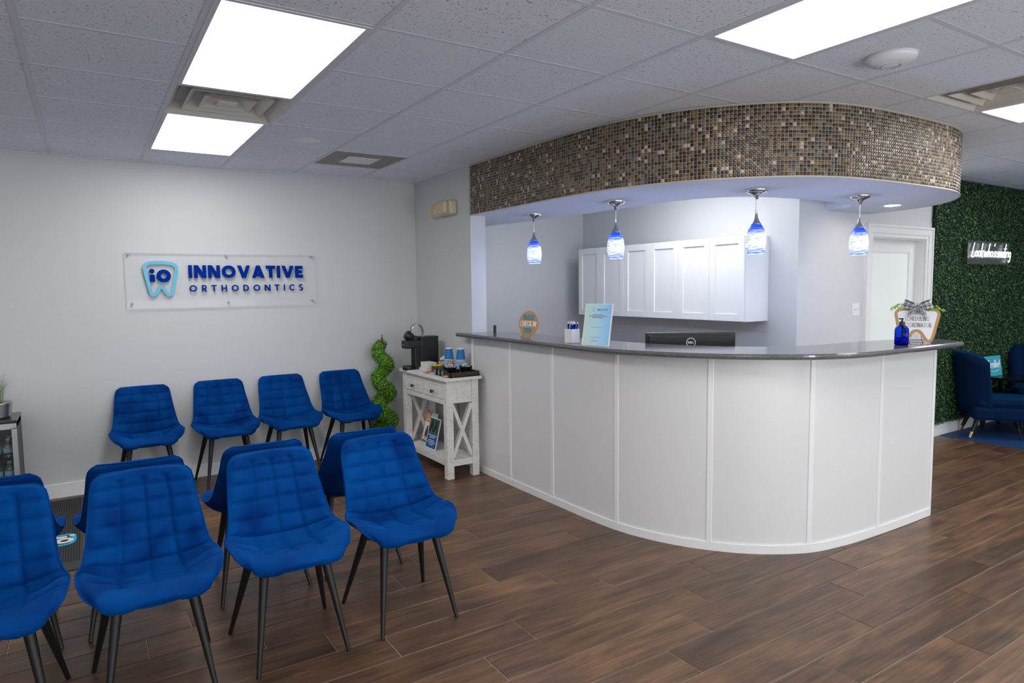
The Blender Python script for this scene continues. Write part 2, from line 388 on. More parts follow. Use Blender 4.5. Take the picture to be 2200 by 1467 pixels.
def interp(tab, t):
    for (a, x), (b, y) in zip(tab, tab[1:]):
        if t <= b:
            k = (t - a) / (b - a); k = max(0, min(1, k))
            return tuple(p + (q - p) * k for p, q in zip(x, y)) if isinstance(x, tuple) else x + (y - x) * k
    return tab[-1][1]

# ------------------------------------------------------------------ stroke lettering (flat letters on real plates)
def glyph(c, s):
    h = s / 2; A = lambda cx, cy, rx, ry, a0=0, a1=360: ('a', cx, cy, rx, ry, a0, a1)
    V = lambda x, y0=0, y1=1: ('l', x, y0, x, y1)
    Hh = lambda x0, x1, y: ('h', x0, x1, y)
    D = lambda x0, y0, x1, y1: ('l', x0, y0, x1, y1)
    T = {
        'I': (s, [V(h)]), 'N': (.88, [V(h), V(.88 - h), D(h * 1.2, 1, .88 - h * 1.2, 0)]),
        'O': (1.04, [A(.52, .5, .52 - h, .5 - h)]), 'V': (.98, [D(h * 1.1, 1, .49, 0), D(.98 - h * 1.1, 1, .49, 0)]),
        'A': (.98, [D(h * 1.1, 0, .49, 1), D(.98 - h * 1.1, 0, .49, 1), Hh(.22, .76, .26)]),
        'T': (.74, [V(.37), Hh(0, .74, 1 - h)]), 'E': (.62, [V(h), Hh(0, .62, 1 - h), Hh(0, .56, .5), Hh(0, .62, h)]),
        'R': (.68, [V(h), Hh(h, .42, 1 - h), Hh(h, .42, .42), A(.40, .71 - h / 2, .28 - h, .29 - h / 2, -90, 90), D(.34, .42, .62, 0)]),
        'H': (.8, [V(h), V(.8 - h), Hh(0, .8, .5)]), 'D': (.84, [V(h), Hh(h, .38, 1 - h), Hh(h, .38, h), A(.36, .5, .48 - h, .5 - h, -90, 90)]),
        'C': (.9, [A(.5, .5, .5 - h, .5 - h, 45, 315)]), 'G': (.95, [A(.5, .5, .5 - h, .5 - h, 45, 340), Hh(.55, .95, .45)]),
        'S': (.62, [A(.31, .74, .31 - h, .26 - h / 2, 30, 265), A(.31, .26, .31 - h, .26 - h / 2, -150, 85)]),
        'L': (.56, [V(h), Hh(0, .56, h)]), 'U': (.8, [V(h, .4), V(.8 - h, .4), A(.4, .4, .4 - h, .4 - h, 180, 360)]),
        'K': (.7, [V(h), D(h, .4, .64, 1), D(.25, .55, .66, 0)]), 'P': (.66, [V(h), Hh(h, .4, 1 - h), Hh(h, .4, .42), A(.38, .71 - h / 2, .28 - h, .29 - h / 2, -90, 90)]),
        'i': (s, [V(h, 0, .62), A(h, .84, .04, .04)]), 'o': (.66, [A(.33, .33, .33 - h, .33 - h)]), 'l': (s, [V(h)]),
        'e': (.6, [A(.3, .33, .3 - h, .33 - h, 0, 320), Hh(h, .6 - h, .33)]), '!': (s, [V(h, .3, 1), A(h, .08, .03, .03)]),
        'm': (.9, [V(h, 0, .62), V(.45, 0, .5), V(.9 - h, 0, .5), A(.25, .42, .2, .2 - h, 0, 180), A(.65, .42, .2, .2 - h, 0, 180)]),
        ' ': (.4, []), '?': (.5, [A(.25, .75, .25 - h, .25 - h, -60, 180), V(.25, .25, .5), V(.25, 0, .12)]), ',': (s, [V(h, -.1, .1)]),
        'M': (.95, [V(h), V(.95 - h), D(h, 1, .475, .2), D(.95 - h, 1, .475, .2)]), 'Y': (.8, [D(h, 1, .4, .45), D(.8 - h, 1, .4, .45), V(.4, 0, .5)]),
        'W': (1.2, [D(h, 1, .33, 0), D(.33, 0, .6, 1), D(.6, 1, .87, 0), D(1.2 - h, 1, .87, 0)]), 'F': (.6, [V(h), Hh(0, .6, 1 - h), Hh(0, .5, .5)]),
    }
    return T[c]
def glyph_mb(strokes, s, H, xs, ox, oy, depth, m=0, mb=None, shear=0):
    mb = mb or MB(); h = s / 2
    def P(x, y): return (ox + (x + shear * y) * H * xs, oy + y * H)
    def quad(a, b, c, d):
        nonlocal depth
        pts = [P(*a), P(*b), P(*c), P(*d)]
        mb.add([(x, y, 0) for x, y in pts] + [(x, y, depth) for x, y in pts], [(4, 5, 6, 7), (0, 1, 5, 4), (1, 2, 6, 5), (2, 3, 7, 6), (3, 0, 4, 7)], m)
    for kk, st in enumerate(strokes):
        depth = depth + (.00025 if kk else 0)
        if st[0] == 'h': _, x0, x1, y = st; quad((x0, y - h), (x1, y - h), (x1, y + h), (x0, y + h))
        elif st[0] == 'l':
            _, x0, y0, x1, y1 = st
            if y1 < y0: x0, y0, x1, y1 = x1, y1, x0, y0
            w = h / xs * math.hypot(x1 - x0, y1 - y0) / (y1 - y0) if xs < .9 else h * math.hypot(x1 - x0, y1 - y0) / (y1 - y0)
            quad((x0 - w, y0), (x0 + w, y0), (x1 + w, y1), (x1 - w, y1))
        else:
            _, cx, cy, rx, ry, a0, a1 = st; n = max(4, int(abs(a1 - a0) / 18)); rr = lambda a, k: (cx + (rx + k * h) * math.cos(a), cy + (ry + k * h) * math.sin(a))
            for i in range(n):
                p = math.radians(a0 + (a1 - a0) * i / n); q = math.radians(a0 + (a1 - a0) * (i + 1) / n)
                quad(rr(p, -1), rr(p, 1), rr(q, 1), rr(q, -1))
    return mb
def text_mbs(txt, s, H, W, x0, y0, depth, xs=1, track=None, each=True, shear=0):
    """letters between x0 and x0+W; one MB per letter, or one for all"""
    ws = [glyph(c, s)[0] * H * xs for c in txt]; gap = (W - sum(ws)) / max(len(txt) - 1, 1)
    out = []; x = x0; allm = MB()
    for c, wd in zip(txt, ws):
        st = glyph(c, s)[1]
        if st:
            if each: out.append(glyph_mb(st, s, H, xs, x, y0, depth, shear=shear))
            else: glyph_mb(st, s, H, xs, x, y0, depth, mb=allm, shear=shear)
        x += wd + gap
    return out if each else allm
def bars_mb(rows, depth=.0004):
    """printed lines too small to read: word-like dashes"""
    mb = MB()
    for x0, x1, y, h in rows:
        x = x0
        while x < x1 - .002:
            wl = min(random.uniform(.006, .016), x1 - x); mb.add([(x, y, depth), (x + wl, y, depth), (x + wl, y + h, depth), (x, y + h, depth)], [(0, 1, 2, 3)]); x += wl + .0025
    return mb
def ribbon2(P, wd, z0, z1, closed=True):
    """flat outline of width wd around closed path P, extruded"""
    n = len(P); mb = MB(); inn = []; out = []
    for i in range(n):
        a = Vector(P[i - 1]); b = Vector(P[i]); c = Vector(P[(i + 1) % n]); t = (c - a).normalized(); nn = Vector((-t.y, t.x))
        inn.append(b + nn * wd / 2); out.append(b - nn * wd / 2)
    vs = [(p.x, p.y, z) for z in (z0, z1) for q in (inn, out) for p in q]
    fs = []
    for i in range(n):
        j = (i + 1) % n
        fs += [(2 * n + i, 2 * n + j, 3 * n + j, 3 * n + i), (i, j, 2 * n + j, 2 * n + i), (n + j, n + i, 3 * n + i, 3 * n + j), (n + i, n + j, j, i)]
    return mb.add(vs, fs)

# ================================================================== STRUCTURE
# floor with wood-look planks
fl = struct('floor', MB().b2((-4, -10, -.1), (12.2, .1, -.0035)), M['grout'])
PW, PL = .2025, 1.22
pl_mesh = MB().box((0, 0, -.005), (PL - .005, PW - .005, .01), 0, .0022).mesh('plank', M['plank'])
known = {-3.155: 1.997, -2.95: 1.543, -3.36: 1.035, -3.555: 1.258, -3.752: 1.835, -3.957: 1.555, -4.37: 3.476, -4.57: 3.2, -4.77: 3.946, -4.97: 3.387}
rest = MB(); spots = []
rows = int(10 / PW) + 1
for r in range(rows):
    yc = -3.555 + (r - 18) * PW
    if yc > -.05 or yc < -9.9: continue
    off = None
    for ky, kx in known.items():
        if abs(ky - yc) < .09: off = kx
    if off is None: off = random.uniform(0, PL)
    k = math.floor((-4 - off) / PL)
    while off + k * PL < 12:
        spots.append((off + (k + .5) * PL, yc)); k += 1
def inview(p, mx=1.15):
    d = Vector(p) - CAM; z = d.dot(F)
    if z < .3: return 0
    x = d.dot(R) / z; y = d.dot(U) / z
    return 1 / z if abs(x) < .769 * mx and abs(y) < .513 * mx else 0
sc = []
for x, y in spots:
    vis = max(inview((x + dx, y, 0), 1.02) for dx in (-.55, -.3, 0, .3, .55))
    if 3.3 < x < 5.3 and y > -3.4: vis = 0
    sc.append((vis, x, y))
sc.sort(reverse=True)
for i, (vis, x, y) in enumerate(sc):
    if vis > 0 and i < 300: obj('plank', pl_mesh, None, fl, (x, y, 0))
    else: rest.box((x, y, -.005), (PL - .005, PW - .005, .01))
ro = obj('plank_field', rest, M['plank'], fl); ro['kind'] = 'stuff'

# walls
struct('wall_back', MB().b2((-4, -.04, 0), (5.18, .11, CEIL)), M['wall'])
struct('wall_partition', MB().b2((3.02, -1.18, 0), (3.17, -.04, CEIL)), M['wall'])
struct('wall_cabinet_side', MB().b2((5.18, -2.88, 0), (5.33, .11, CEIL)), M['wall'])
dw = MB().b2((5.33, -2.88, 0), (6.27, -2.73, CEIL)).b2((6.27, -2.88, 2.03), (7.23, -2.73, CEIL)).b2((7.23, -2.88, 0), (12, -2.73, CEIL))
struct('wall_door_side', dw, M['wall'])
struct('wall_left', MB().b2((-4.1, -10, 0), (-4, .11, CEIL)), M['wall'])
struct('wall_front', MB().b2((-4.1, -10.1, 0), (12.2, -10, CEIL)), M['wall'])
for k, wx in enumerate((-1.6, 2.2, 6.2, 9.8)):  # added frames around the fill lights; the front wall has no openings
    wn = struct('window_%d' % (k + 1), MB().b2((wx - 1.36, -10, .28), (wx - 1.3, -9.95, 2.32)).b2((wx + 1.3, -10, .28), (wx + 1.36, -9.95, 2.32)).b2((wx - 1.36, -10, .28), (wx + 1.36, -9.95, .34)).b2((wx - 1.36, -10, 2.26), (wx + 1.36, -9.95, 2.32)), M['trimwhite'])
struct('wall_right', MB().b2((12, -10, 0), (12.1, -2.73, CEIL)), M['wall'])
struct('baseboard_back', MB().b2((-4, -.056, 0), (2.99, -.04, .115), bev=.003), M['trimwhite'])
struct('baseboard_right', MB().b2((3.004, -.95, 0), (3.02, -.056, .115), bev=.003), M['trimwhite'])
struct('baseboard_door_side', MB().b2((7.35, -2.9, 0), (12, -2.88, .13), bev=.003), M['trimwhite'])
# right-hand blue carpet
struct('floor_carpet', MB().b2((7.66, -9.9, -.003), (12, -2.9, .006)), M['carpet'])

# ceiling: slab above, tiles, grid
cl = struct('ceiling', MB().b2((-4.1, -10.1, CEIL + .06), (12.2, .2, CEIL + .12)), M['gridbar'])
LIGHTS = [(1, 1, 2), (1, 4, 2), (4, 7, 2), (8, 7, 2), (1, 10, 2), (5, 11, 2), (9, 11, 2), (-4, 2, 2), (-4, 8, 2), (12, 6, 2), (12, 11, 2), (6.62, 2.6, 2)]
VENTS = [(1, 3), (7, 7)]; GRILLES = [(3, 1)]
used = set()
for i, j, n in LIGHTS:
    for k in range(n): used.add((i, j + k))
for v in VENTS + GRILLES: used.add(v)
ct = MB().box((0, 0, .008), (G - .018, G - .018, .016), 0, .004).mesh('ceiling_tile', M['tile'])
cs = []
for i in range(-7, 20):
    for j in range(0, 17):
        if (i, j) in used: continue
        x0, y0 = i * G, -j * G
        cs.append((max(inview((x0 + a * G, y0 - b * G, CEIL), 1.03) for a in (0, .5, 1) for b in (0, .5, 1)), x0 + G / 2, y0 - G / 2))
cs.sort(reverse=True); rest = MB()
for q, (vis, x, y) in enumerate(cs):
    if vis > 0 and q < 300: obj('ceiling_tile', ct, None, cl, (x, y, CEIL))
    else: rest.box((x, y, CEIL + .008), (G - .02, G - .02, .016))
ro = obj('tile_field', rest, M['tile'], cl); ro['kind'] = 'stuff'
for i in range(-7, 21):
    obj('main_runner', MB().b2((i * G - .012, -10, CEIL - .0022), (i * G + .012, -.03, CEIL + .03)), M['gridbar'], cl)
for j in range(0, 17):
    y = -j * G - (.045 if j == 0 else 0)
    i = -7
    while i < 20:
        if any(a == i and b < j < b + n for a, b, n in LIGHTS): i += 1; continue
        k = i
        while k < 20 and not any(a == k and b < j < b + n for a, b, n in LIGHTS): k += 1
        obj('cross_tee', MB().b2((max(-4, i * G), y - .012, CEIL - .0012), (min(12, k * G), y + .012, CEIL + .028)), M['gridbar'], cl); i = k
obj('wall_angle', MB().b2((3.005, -1.18, CEIL - .006), (3.03, -.04, CEIL + .02)).b2((-4, -.062, CEIL - .006), (3.02, -.038, CEIL + .02)), M['gridbar'], cl)

# ceiling fixtures
LLAB = {(1, 1): 'lit flat ceiling panel nearest the sign wall, beyond the square air diffuser', (1, 4): 'large lit flat ceiling panel on the near side of the square air diffuser, upper left',
        (4, 7): 'lit flat ceiling panel in front of the mosaic bulkhead, cut by the picture top', (8, 7): 'lit flat ceiling panel at the right picture edge beside an air diffuser'}
for i, j, n in LIGHTS:
    t = thing('ceiling_light', LLAB.get((i, j), 'flat square-edged ceiling light panel outside the picture'), 'ceiling light', (i * G + G / 2, -(j + n / 2) * G, CEIL - (.02 if i == 6.62 else 0)), 0, None if (i, j) in LLAB else 'ceiling panels beyond the frame')
    w2, l2 = G / 2 - .012, n * G / 2 - .012
    fr = MB().b2((-w2, -l2, -.004), (-w2 + .022, l2, .03)).b2((w2 - .022, -l2, -.004), (w2, l2, .03)).b2((-w2 + .022, -l2, -.004), (w2 - .022, -l2 + .022, .03)).b2((-w2 + .022, l2 - .022, -.004), (w2 - .022, l2, .03))
    obj('frame', fr, M['gridbar'], t)
    obj('diffuser', MB().b2((-w2 + .02, -l2 + .02, .001), (w2 - .02, l2 - .02, .012)), M['panel_light'], t)
for (i, j), lab in zip(VENTS, ('square louvred air diffuser between two lit panels', 'square louvred air diffuser beside the lit panel at the right edge')):
    t = thing('air_diffuser', lab, 'air vent', (i * G + G / 2, -(j + .5) * G, CEIL))
    w2 = G / 2 - .012
    obj('backing', MB().b2((-w2, -w2, .10), (w2, w2, .11)), M['ventdark'], t)
    for k, (a, b, z0, z1) in enumerate([(w2, .22, 0, .085), (.215, .135, .004, .075), (.135, .055, .006, .06)]):
        mb = MB(); vs = []
        for (q, z) in ((a, z0), (b, z1), (b, z1 + .002), (a, z0 + .002)):
            vs += [(-q, -q, z), (q, -q, z), (q, q, z), (-q, q, z)]
        fs = [(l * 4 + e, l * 4 + (e + 1) % 4, (l + 1) * 4 + (e + 1) % 4, (l + 1) * 4 + e) for l in range(3) for e in range(4)]
        obj('louvre', mb.add(vs, fs), M['vent'], t)
    obj('core_plate', MB().b2((-.05, -.05, .008), (.05, .05, .011)), M['vent'], t)
for (i, j) in GRILLES:
    t = thing('return_grille', 'square perforated return-air grille with a small plate at its centre', 'air vent', (i * G + G / 2, -(j + .5) * G, CEIL))
    w2 = G / 2 - .012; mb = MB()
    for k in range(25):
        q = -w2 + (k + .5) * 2 * w2 / 25; mb.b2((q - .007, -w2, 0), (q + .007, w2, .003)).b2((-w2, q - .007, .001), (w2, q + .007, .004))
    g = obj('mesh_face', mb, pm('grille_grey', (.30, .29, .26), .5), t); g['kind'] = 'stuff'
    obj('backing', MB().b2((-w2, -w2, .03), (w2, w2, .035)), M['ventdark'], t)
    obj('centre_plate', MB().b2((-.13, -.13, -.003), (.13, .13, .001)), M['trimwhite'], t)
t = thing('ceiling_speaker', 'flat round white disc set in a ceiling tile beyond the near light panel', 'speaker', (1.555, -1.45, CEIL))
obj('rim', MB().lathe([(0, -.003), (.07, -.004), (.088, -.002), (.09, .001)], 32), M['trimwhite'], t)
obj('cover', MB().lathe([(0, -.012), (.06, -.011), (.072, -.004)], 32), M['white'], t)
t = thing('wireless_access_point', 'round white dome-shaped device on the ceiling above the mosaic bulkhead', 'ceiling device', (3.39, -4.55, CEIL))
obj('dome', MB().lathe([(0, -.045), (.045, -.044), (.08, -.036), (.105, -.02), (.112, -.004), (.108, 0)], 40), pm('ap_white', (.72, .74, .76), .35), t)
obj('indicator_ring', MB().tube([(.042 * math.cos(a), .042 * math.sin(a), -.0445) for a in [2 * PI * k / 32 for k in range(32)]], .0015, 6, closed=True), M['steel'], t)

# door in far wall
d = struct('door_1', MB().b2((6.27, -2.80, 0), (6.39, -2.76, 2.02)).b2((7.11, -2.80, 0), (7.23, -2.76, 2.02)).b2((6.39, -2.80, 1.90), (7.11, -2.76, 2.02)).b2((6.39, -2.80, 0), (7.11, -2.76, .22)), M['trimwhite'])
obj('frosted_pane', MB().b2((6.39, -2.785, .22), (7.11, -2.775, 1.90)), M['frost'], d)
obj('door_handle', MB().cyl((7.17, -2.80, 1.0), (7.17, -2.85, 1.0), .012).cyl((7.17, -2.85, 1.0), (7.06, -2.85, 1.0), .009), M['steel'], d)
cs_ = MB()
for (q, wv, y) in ((0, .022, -2.918), (.0225, .058, -2.908), (.081, .034, -2.90)):
    zt_ = 2.03 + .115 - q
    cs_.b2((6.27 - .115 + q, y, 0), (6.27 - .115 + q + wv, -2.8805, zt_)).b2((7.23 + .115 - q - wv, y, 0), (7.23 + .115 - q, -2.8805, zt_)).b2((6.27 - .115 + q + wv, y, zt_ - wv), (7.23 + .115 - q - wv, -2.8805, zt_))
cs_.b2((6.2705, -2.8795, 0), (6.282, -2.73, 2.018)).b2((7.218, -2.8795, 0), (7.2295, -2.73, 2.018)).b2((6.2705, -2.8795, 2.018), (7.2295, -2.73, 2.0295))
obj('door_casing', cs_, M['trimwhite'], d)
struct('wall_behind_door', MB().b2((6.0, -2.6, 0), (7.5, -2.55, CEIL)), M['wall'])

# ================================================================== BULKHEAD
OUT = [(3.02, -1.17), (3.02, -1.8), (3.025, -2.5), (3.06, -2.9), (3.155, -3.22), (3.30, -3.50), (3.475, -3.70), (3.66, -3.85), (3.87, -3.955), (4.13, -4.015), (4.5, -4.04), (4.9, -4.045), (5.2, -4.03), (5.45, -3.965), (5.68, -3.85), (5.90, -3.68), (6.06, -3.46), (6.15, -3.16), (6.17, -2.88)]
INN = [(3.62, -.04), (3.80, -1.2), (3.86, -2.2), (3.90, -2.75), (4.05, -3.05), (4.35, -3.2), (4.8, -3.26), (5.2, -3.25), (5.45, -3.16), (5.55, -3.0), (5.565, -2.88)]
ZS = 2.23
bk = thing('mosaic_bulkhead', 'curved dropped bulkhead over the reception counter, faced with small brown mosaic tiles', 'bulkhead', (0, 0, 0))
NP = 150
outp, OL = resample(catmull(OUT, 8), NP)
of = [Vector((3.17, -.04))] * 0
innp, IL = resample(catmull(INN, 8), NP)
core = offset2(outp, .0038)
# soffit + faces (interior strip along the partition first)
mb = MB()
vs = []; n = NP + 1
for p in core: vs.append((p.x, p.y, ZS))
for p in innp: vs.append((p.x, p.y, ZS))
for p in core: vs.append((p.x, p.y, CEIL - .004))
for p in innp: vs.append((p.x, p.y, CEIL - .004))
fs = []
for i in range(n - 1):
    fs += [(i, n + i, n + i + 1, i + 1), (n + i, 3 * n + i, 3 * n + i + 1, n + i + 1)]
mb.add(vs, fs)
# strip behind partition, from wall back to the opening start
mb.add([(3.17, -.04, ZS), (3.62, -.04, ZS), (3.17, -1.18, ZS), (3.028, -1.18, ZS)], [(0, 3, 1)])
# remaining right corner up to the door wall
mb.add([(5.565, -2.88, ZS), (6.17, -2.88, ZS)], [])
obj('soffit', mb, M['soffit'], bk)
gmb = MB(); fs = []
for i in range(n - 1): fs.append((i, i + 1, 2 * n + i + 1, 2 * n + i))
gmb.add(vs, fs); obj('grout_face', gmb, M['t_grout'], bk)
e1 = offset2(outp, -.002); tm = MB()
for z0, z1 in ((ZS - .001, ZS + .003), (CEIL - .010, CEIL - .003)):
    v2 = [(p.x, p.y, z) for q in (e1, core) for z in (z0, z1) for p in q]
    f2 = []
    for i in range(n - 1): f2 += [(i, i + 1, n + i + 1, n + i), (i, 2 * n + i, 2 * n + i + 1, i + 1), (n + i, n + i + 1, 3 * n + i + 1, 3 * n + i)]
    tm.add(v2, f2)
tm.b2((3.012, -1.178, ZS - .004), (3.028, -1.17, CEIL - .004))
obj('edge_trim', tm, pm('edge_trim', (.5, .47, .41), .5), bk)
# mosaic tiles
TP = .0222; nr = 19; z_lo = ZS + .008; z_hi = CEIL - .012; TPZ = (z_hi - z_lo) / nr
ncol = int(OL / TP); colp, _ = resample(catmull(OUT, 8), ncol)
kinds = ['t_brown', 't_dark', 't_taupe', 't_olive', 't_grey', 't_blue', 't_pink']; wts = [24, 18, 22, 16, 7, 8, 5]
def tile_geo(hw, hh, th=.0046, b=.005, seg=1):
    vs = [(-hw, 0, -hh), (hw, 0, -hh), (hw, 0, hh), (-hw, 0, hh), (-hw, -th * .5, -hh), (hw, -th * .5, -hh), (hw, -th * .5, hh), (-hw, -th * .5, hh)]
    vs += [(-hw + b, -th * .9, -hh + b), (hw - b, -th * .9, -hh + b), (hw - b, -th * .9, hh - b), (-hw + b, -th * .9, hh - b), (0, -th, 0)]
    fs = [(0, 1, 5, 4), (1, 2, 6, 5), (2, 3, 7, 6), (3, 0, 4, 7), (4, 5, 9, 8), (5, 6, 10, 9), (6, 7, 11, 10), (7, 4, 8, 11), (8, 9, 12), (9, 10, 12), (10, 11, 12), (11, 8, 12)]
    return vs, fs
HW, HH = TP / 2 - .0010, TPZ / 2 - .0010
TM = {}
for k in kinds:
    mbt = MB(); v_, f_ = tile_geo(HW, HH); mbt.add(v_, f_, 0, True); TM[k] = mbt.mesh('mosaic_tile', M[k])
tiles = []
for c in range(ncol):
    a = colp[c]; b = colp[c + 1]; p = (a + b) / 2; t = (b - a).normalized(); nrm = Vector((t.y, -t.x)) # outward
    dv = Vector((CAM.x - p.x, CAM.y - p.y)); facing = nrm.dot(dv.normalized()); dist = dv.length
    for r in range(nr):
        tiles.append((facing / dist ** 2, p, t, nrm, z_lo + (r + .5) * TPZ, random.choices(kinds, wts)[0]))
order = sorted(range(len(tiles)), key=lambda i: -tiles[i][0]); top300 = set(order[:300])
big = MB(); v_, f_ = tile_geo(HW, HH)
for i, (sc_, p, t, nrm, z, k) in enumerate(tiles):
    ang = math.atan2(t.y, t.x); rx = random.gauss(0, .012); rz2 = random.gauss(0, .015)
    mt = Matrix.Translation((p.x - nrm.x * .006, p.y - nrm.y * .006, z)) @ Matrix.Rotation(ang + rz2, 4, 'Z') @ Matrix.Rotation(rx, 4, 'X')
    if i in top300:
        o = bpy.data.objects.new('mosaic_tile', TM[k]); COL.objects.link(o); o.parent = bk; o.matrix_local = mt
    else: big.add([mt @ Vector(q) for q in v_], f_, kinds.index(k), True)
o = obj('mosaic_field', big, [M[k] for k in kinds], bk); o['kind'] = 'stuff'

# recessed downlight in soffit
t = thing('recessed_downlight', 'small lit round downlight in the underside of the bulkhead at its right end', 'ceiling light', (5.70, -3.36, ZS))
obj('trim_ring', MB().lathe([(.055, -.002), (.085, -.004), (.09, 0)], 32), M['white'], t)
obj('lens', MB().lathe([(0, -.003), (.056, -.003)], 32), M['recess'], t)

# ================================================================== RECEPTION COUNTER
BASE = [(3.02, -1.06), (3.022, -1.8), (3.03, -2.4), (3.04, -2.85), (3.075, -3.12), (3.16, -3.37), (3.285, -3.585), (3.47, -3.79), (3.74, -3.955), (4.04, -4.015), (4.38, -4.035), (4.7, -4.042), (5.02, -4.04)]
BASE = [(3.026, -1.19)] + BASE[1:]
rc = thing('reception_counter', 'long white curved reception counter made of tall panels with thin battens', 'counter', (0, 0, 0))
NB = 160; bp_, BL = resample(catmull(BASE, 8), NB)
def wallstrip(P, d0, d1, z0, z1, caps=True):
    a = offset2(P, d0); b = offset2(P, d1); n = len(P)
    vs = [(p.x, p.y, z) for q in (a, b) for z in (z0, z1) for p in q]; fs = []
    for i in range(n - 1):
        fs += [(i, i + 1, n + i + 1, n + i), (2 * n + i + 1, 2 * n + i, 3 * n + i, 3 * n + i + 1), (n + i, n + i + 1, 3 * n + i + 1, 3 * n + i), (i + 1, i, 2 * n + i, 2 * n + i + 1)]
    fs += [(0, n, 3 * n, 2 * n), (n - 1, 3 * n - 1, 4 * n - 1, 2 * n - 1)]
    return MB().add(vs, fs)
obj('counter_core', wallstrip(bp_, .006, .12, 0, 1.178), M['panelwhite'], rc)
seams_xy = [(3.023, -1.797), (3.035, -2.363), (3.052, -3.02), (3.285, -3.59), (3.76, -3.965), (4.374, -4.03)]
idx = [0] + [min(range(NB + 1), key=lambda i: (bp_[i] - Vector(s)).length) for s in seams_xy] + [NB]
for a, b in zip(idx, idx[1:]):
    mbp = wallstrip(bp_[a:b + 1], -.001, .007, .05, 1.176)
    for k in range(len(mbp.sm)): mbp.sm[k] = False
    obj('panel', mbp, M['panelwhite'], rc)
for i in idx[1:-1]:
    p = bp_[i]; t_ = (bp_[i + 1] - bp_[i - 1]).normalized(); a = math.atan2(t_.y, t_.x)
    obj('batten', MB().box((p.x, p.y, .613), (.034, .014, 1.12), 0, .003, a), M['trimwhite'], rc)
obj('end_batten', MB().box((5.015, -4.035, .59), (.03, .03, 1.176), 0, .003), M['trimwhite'], rc)
obj('end_panel', MB().b2((5.0, -4.03, 0), (5.02, -3.86, 1.176)), M['panelwhite'], rc)
obj('corner_batten', MB().b2((3.005, -1.205, .0), (3.022, -1.18, 1.176), bev=.002), M['trimwhite'], rc)
obj('base_trim', wallstrip(bp_, -.012, .006, 0, .052), M['trimwhite'], rc)
# inner desk
obj('desk_surface', wallstrip(bp_, .12, .75, .72, .75), M['white'], rc)
# countertop
CT_OUT = [(2.93, -1.06), (2.93, -1.8), (2.935, -2.5), (2.945, -2.95), (3.0, -3.2), (3.095, -3.44), (3.21, -3.64), (3.40, -3.86), (3.62, -4.04), (3.85, -4.135), (4.08, -4.17), (4.4, -4.178), (4.72, -4.18), (5.09, -4.175)]
CT_IN = [(3.26, -1.185), (3.37, -1.5), (3.375, -2.1), (3.385, -2.6), (3.43, -2.95), (3.53, -3.22), (3.68, -3.46), (3.93, -3.66), (4.18, -3.72), (4.42, -3.74), (4.7, -3.77), (4.95, -3.83), (5.17, -3.93), (5.14, -4.10)]
cto, _ = resample(catmull(CT_OUT, 8), 140); cti, _ = resample(catmull(CT_IN, 8), 140)
th = .033; zt = 1.212; prof = [(0.0, zt - th), (-.008, zt - th + .006), (-.011, zt - th / 2), (-.008, zt - .006), (0, zt)]
mb = MB(); n = 141; rings = []
for (o_, z) in prof: rings.append([(p.x, p.y, z) for p in offset2(cto, o_)])
inn_hi = [(p.x, p.y, zt) for p in cti]; inn_lo = [(p.x, p.y, zt - th) for p in cti]
allr = [inn_lo] + rings + [inn_hi, inn_lo]
vs = [v for r_ in allr for v in r_]; fs = []
for k in range(len(allr) - 1):
    for i in range(n - 1): fs.append((k * n + i, k * n + i + 1, (k + 1) * n + i + 1, (k + 1) * n + i))
mb.add(vs, fs)
for i in (0, n - 1): mb.add([r_[i] for r_ in allr[:-1]], [list(range(len(allr) - 1))])
tag(obj('countertop', mb, M['granite']), 'polished dark grey speckled countertop following the curved counter', 'countertop')

# ================================================================== PENDANT LIGHTS
def shade_mb():
    outer = [(.022, .200), (.034, .190), (.048, .168), (.058, .135), (.0635, .10), (.064, .07), (.060, .035), (.053, .004), (.051, 0)]
    inner = [(r - .004, z) for r, z in outer[::-1]]
    mb = MB(); mb.lathe(outer, 36); k = len(mb.f)
    mb2 = MB().lathe(inner, 36)
    mb.add(mb2.v, [f for f in mb2.f if len(f) == 4], 0, True)
    mb.f = [f for f in mb.f if len(f) == 4]; mb.m = [0] * len(mb.f); mb.sm = [True] * len(mb.f)
    return mb
pend = None
PX = [(3.454, -1.522, 'leftmost of four, nearest the emergency light'), (3.494, -2.524, 'second from left, before the cabinets left half'), (3.926, -3.417, 'third from left, before the cabinets right end'), (4.859, -3.577, 'rightmost of four, beside the door')]
glowm = emis('pendant_bulb', (.30, .42, 1), 26)
whitem = emis('pendant_mouth', (.8, .86, 1), 1.2)
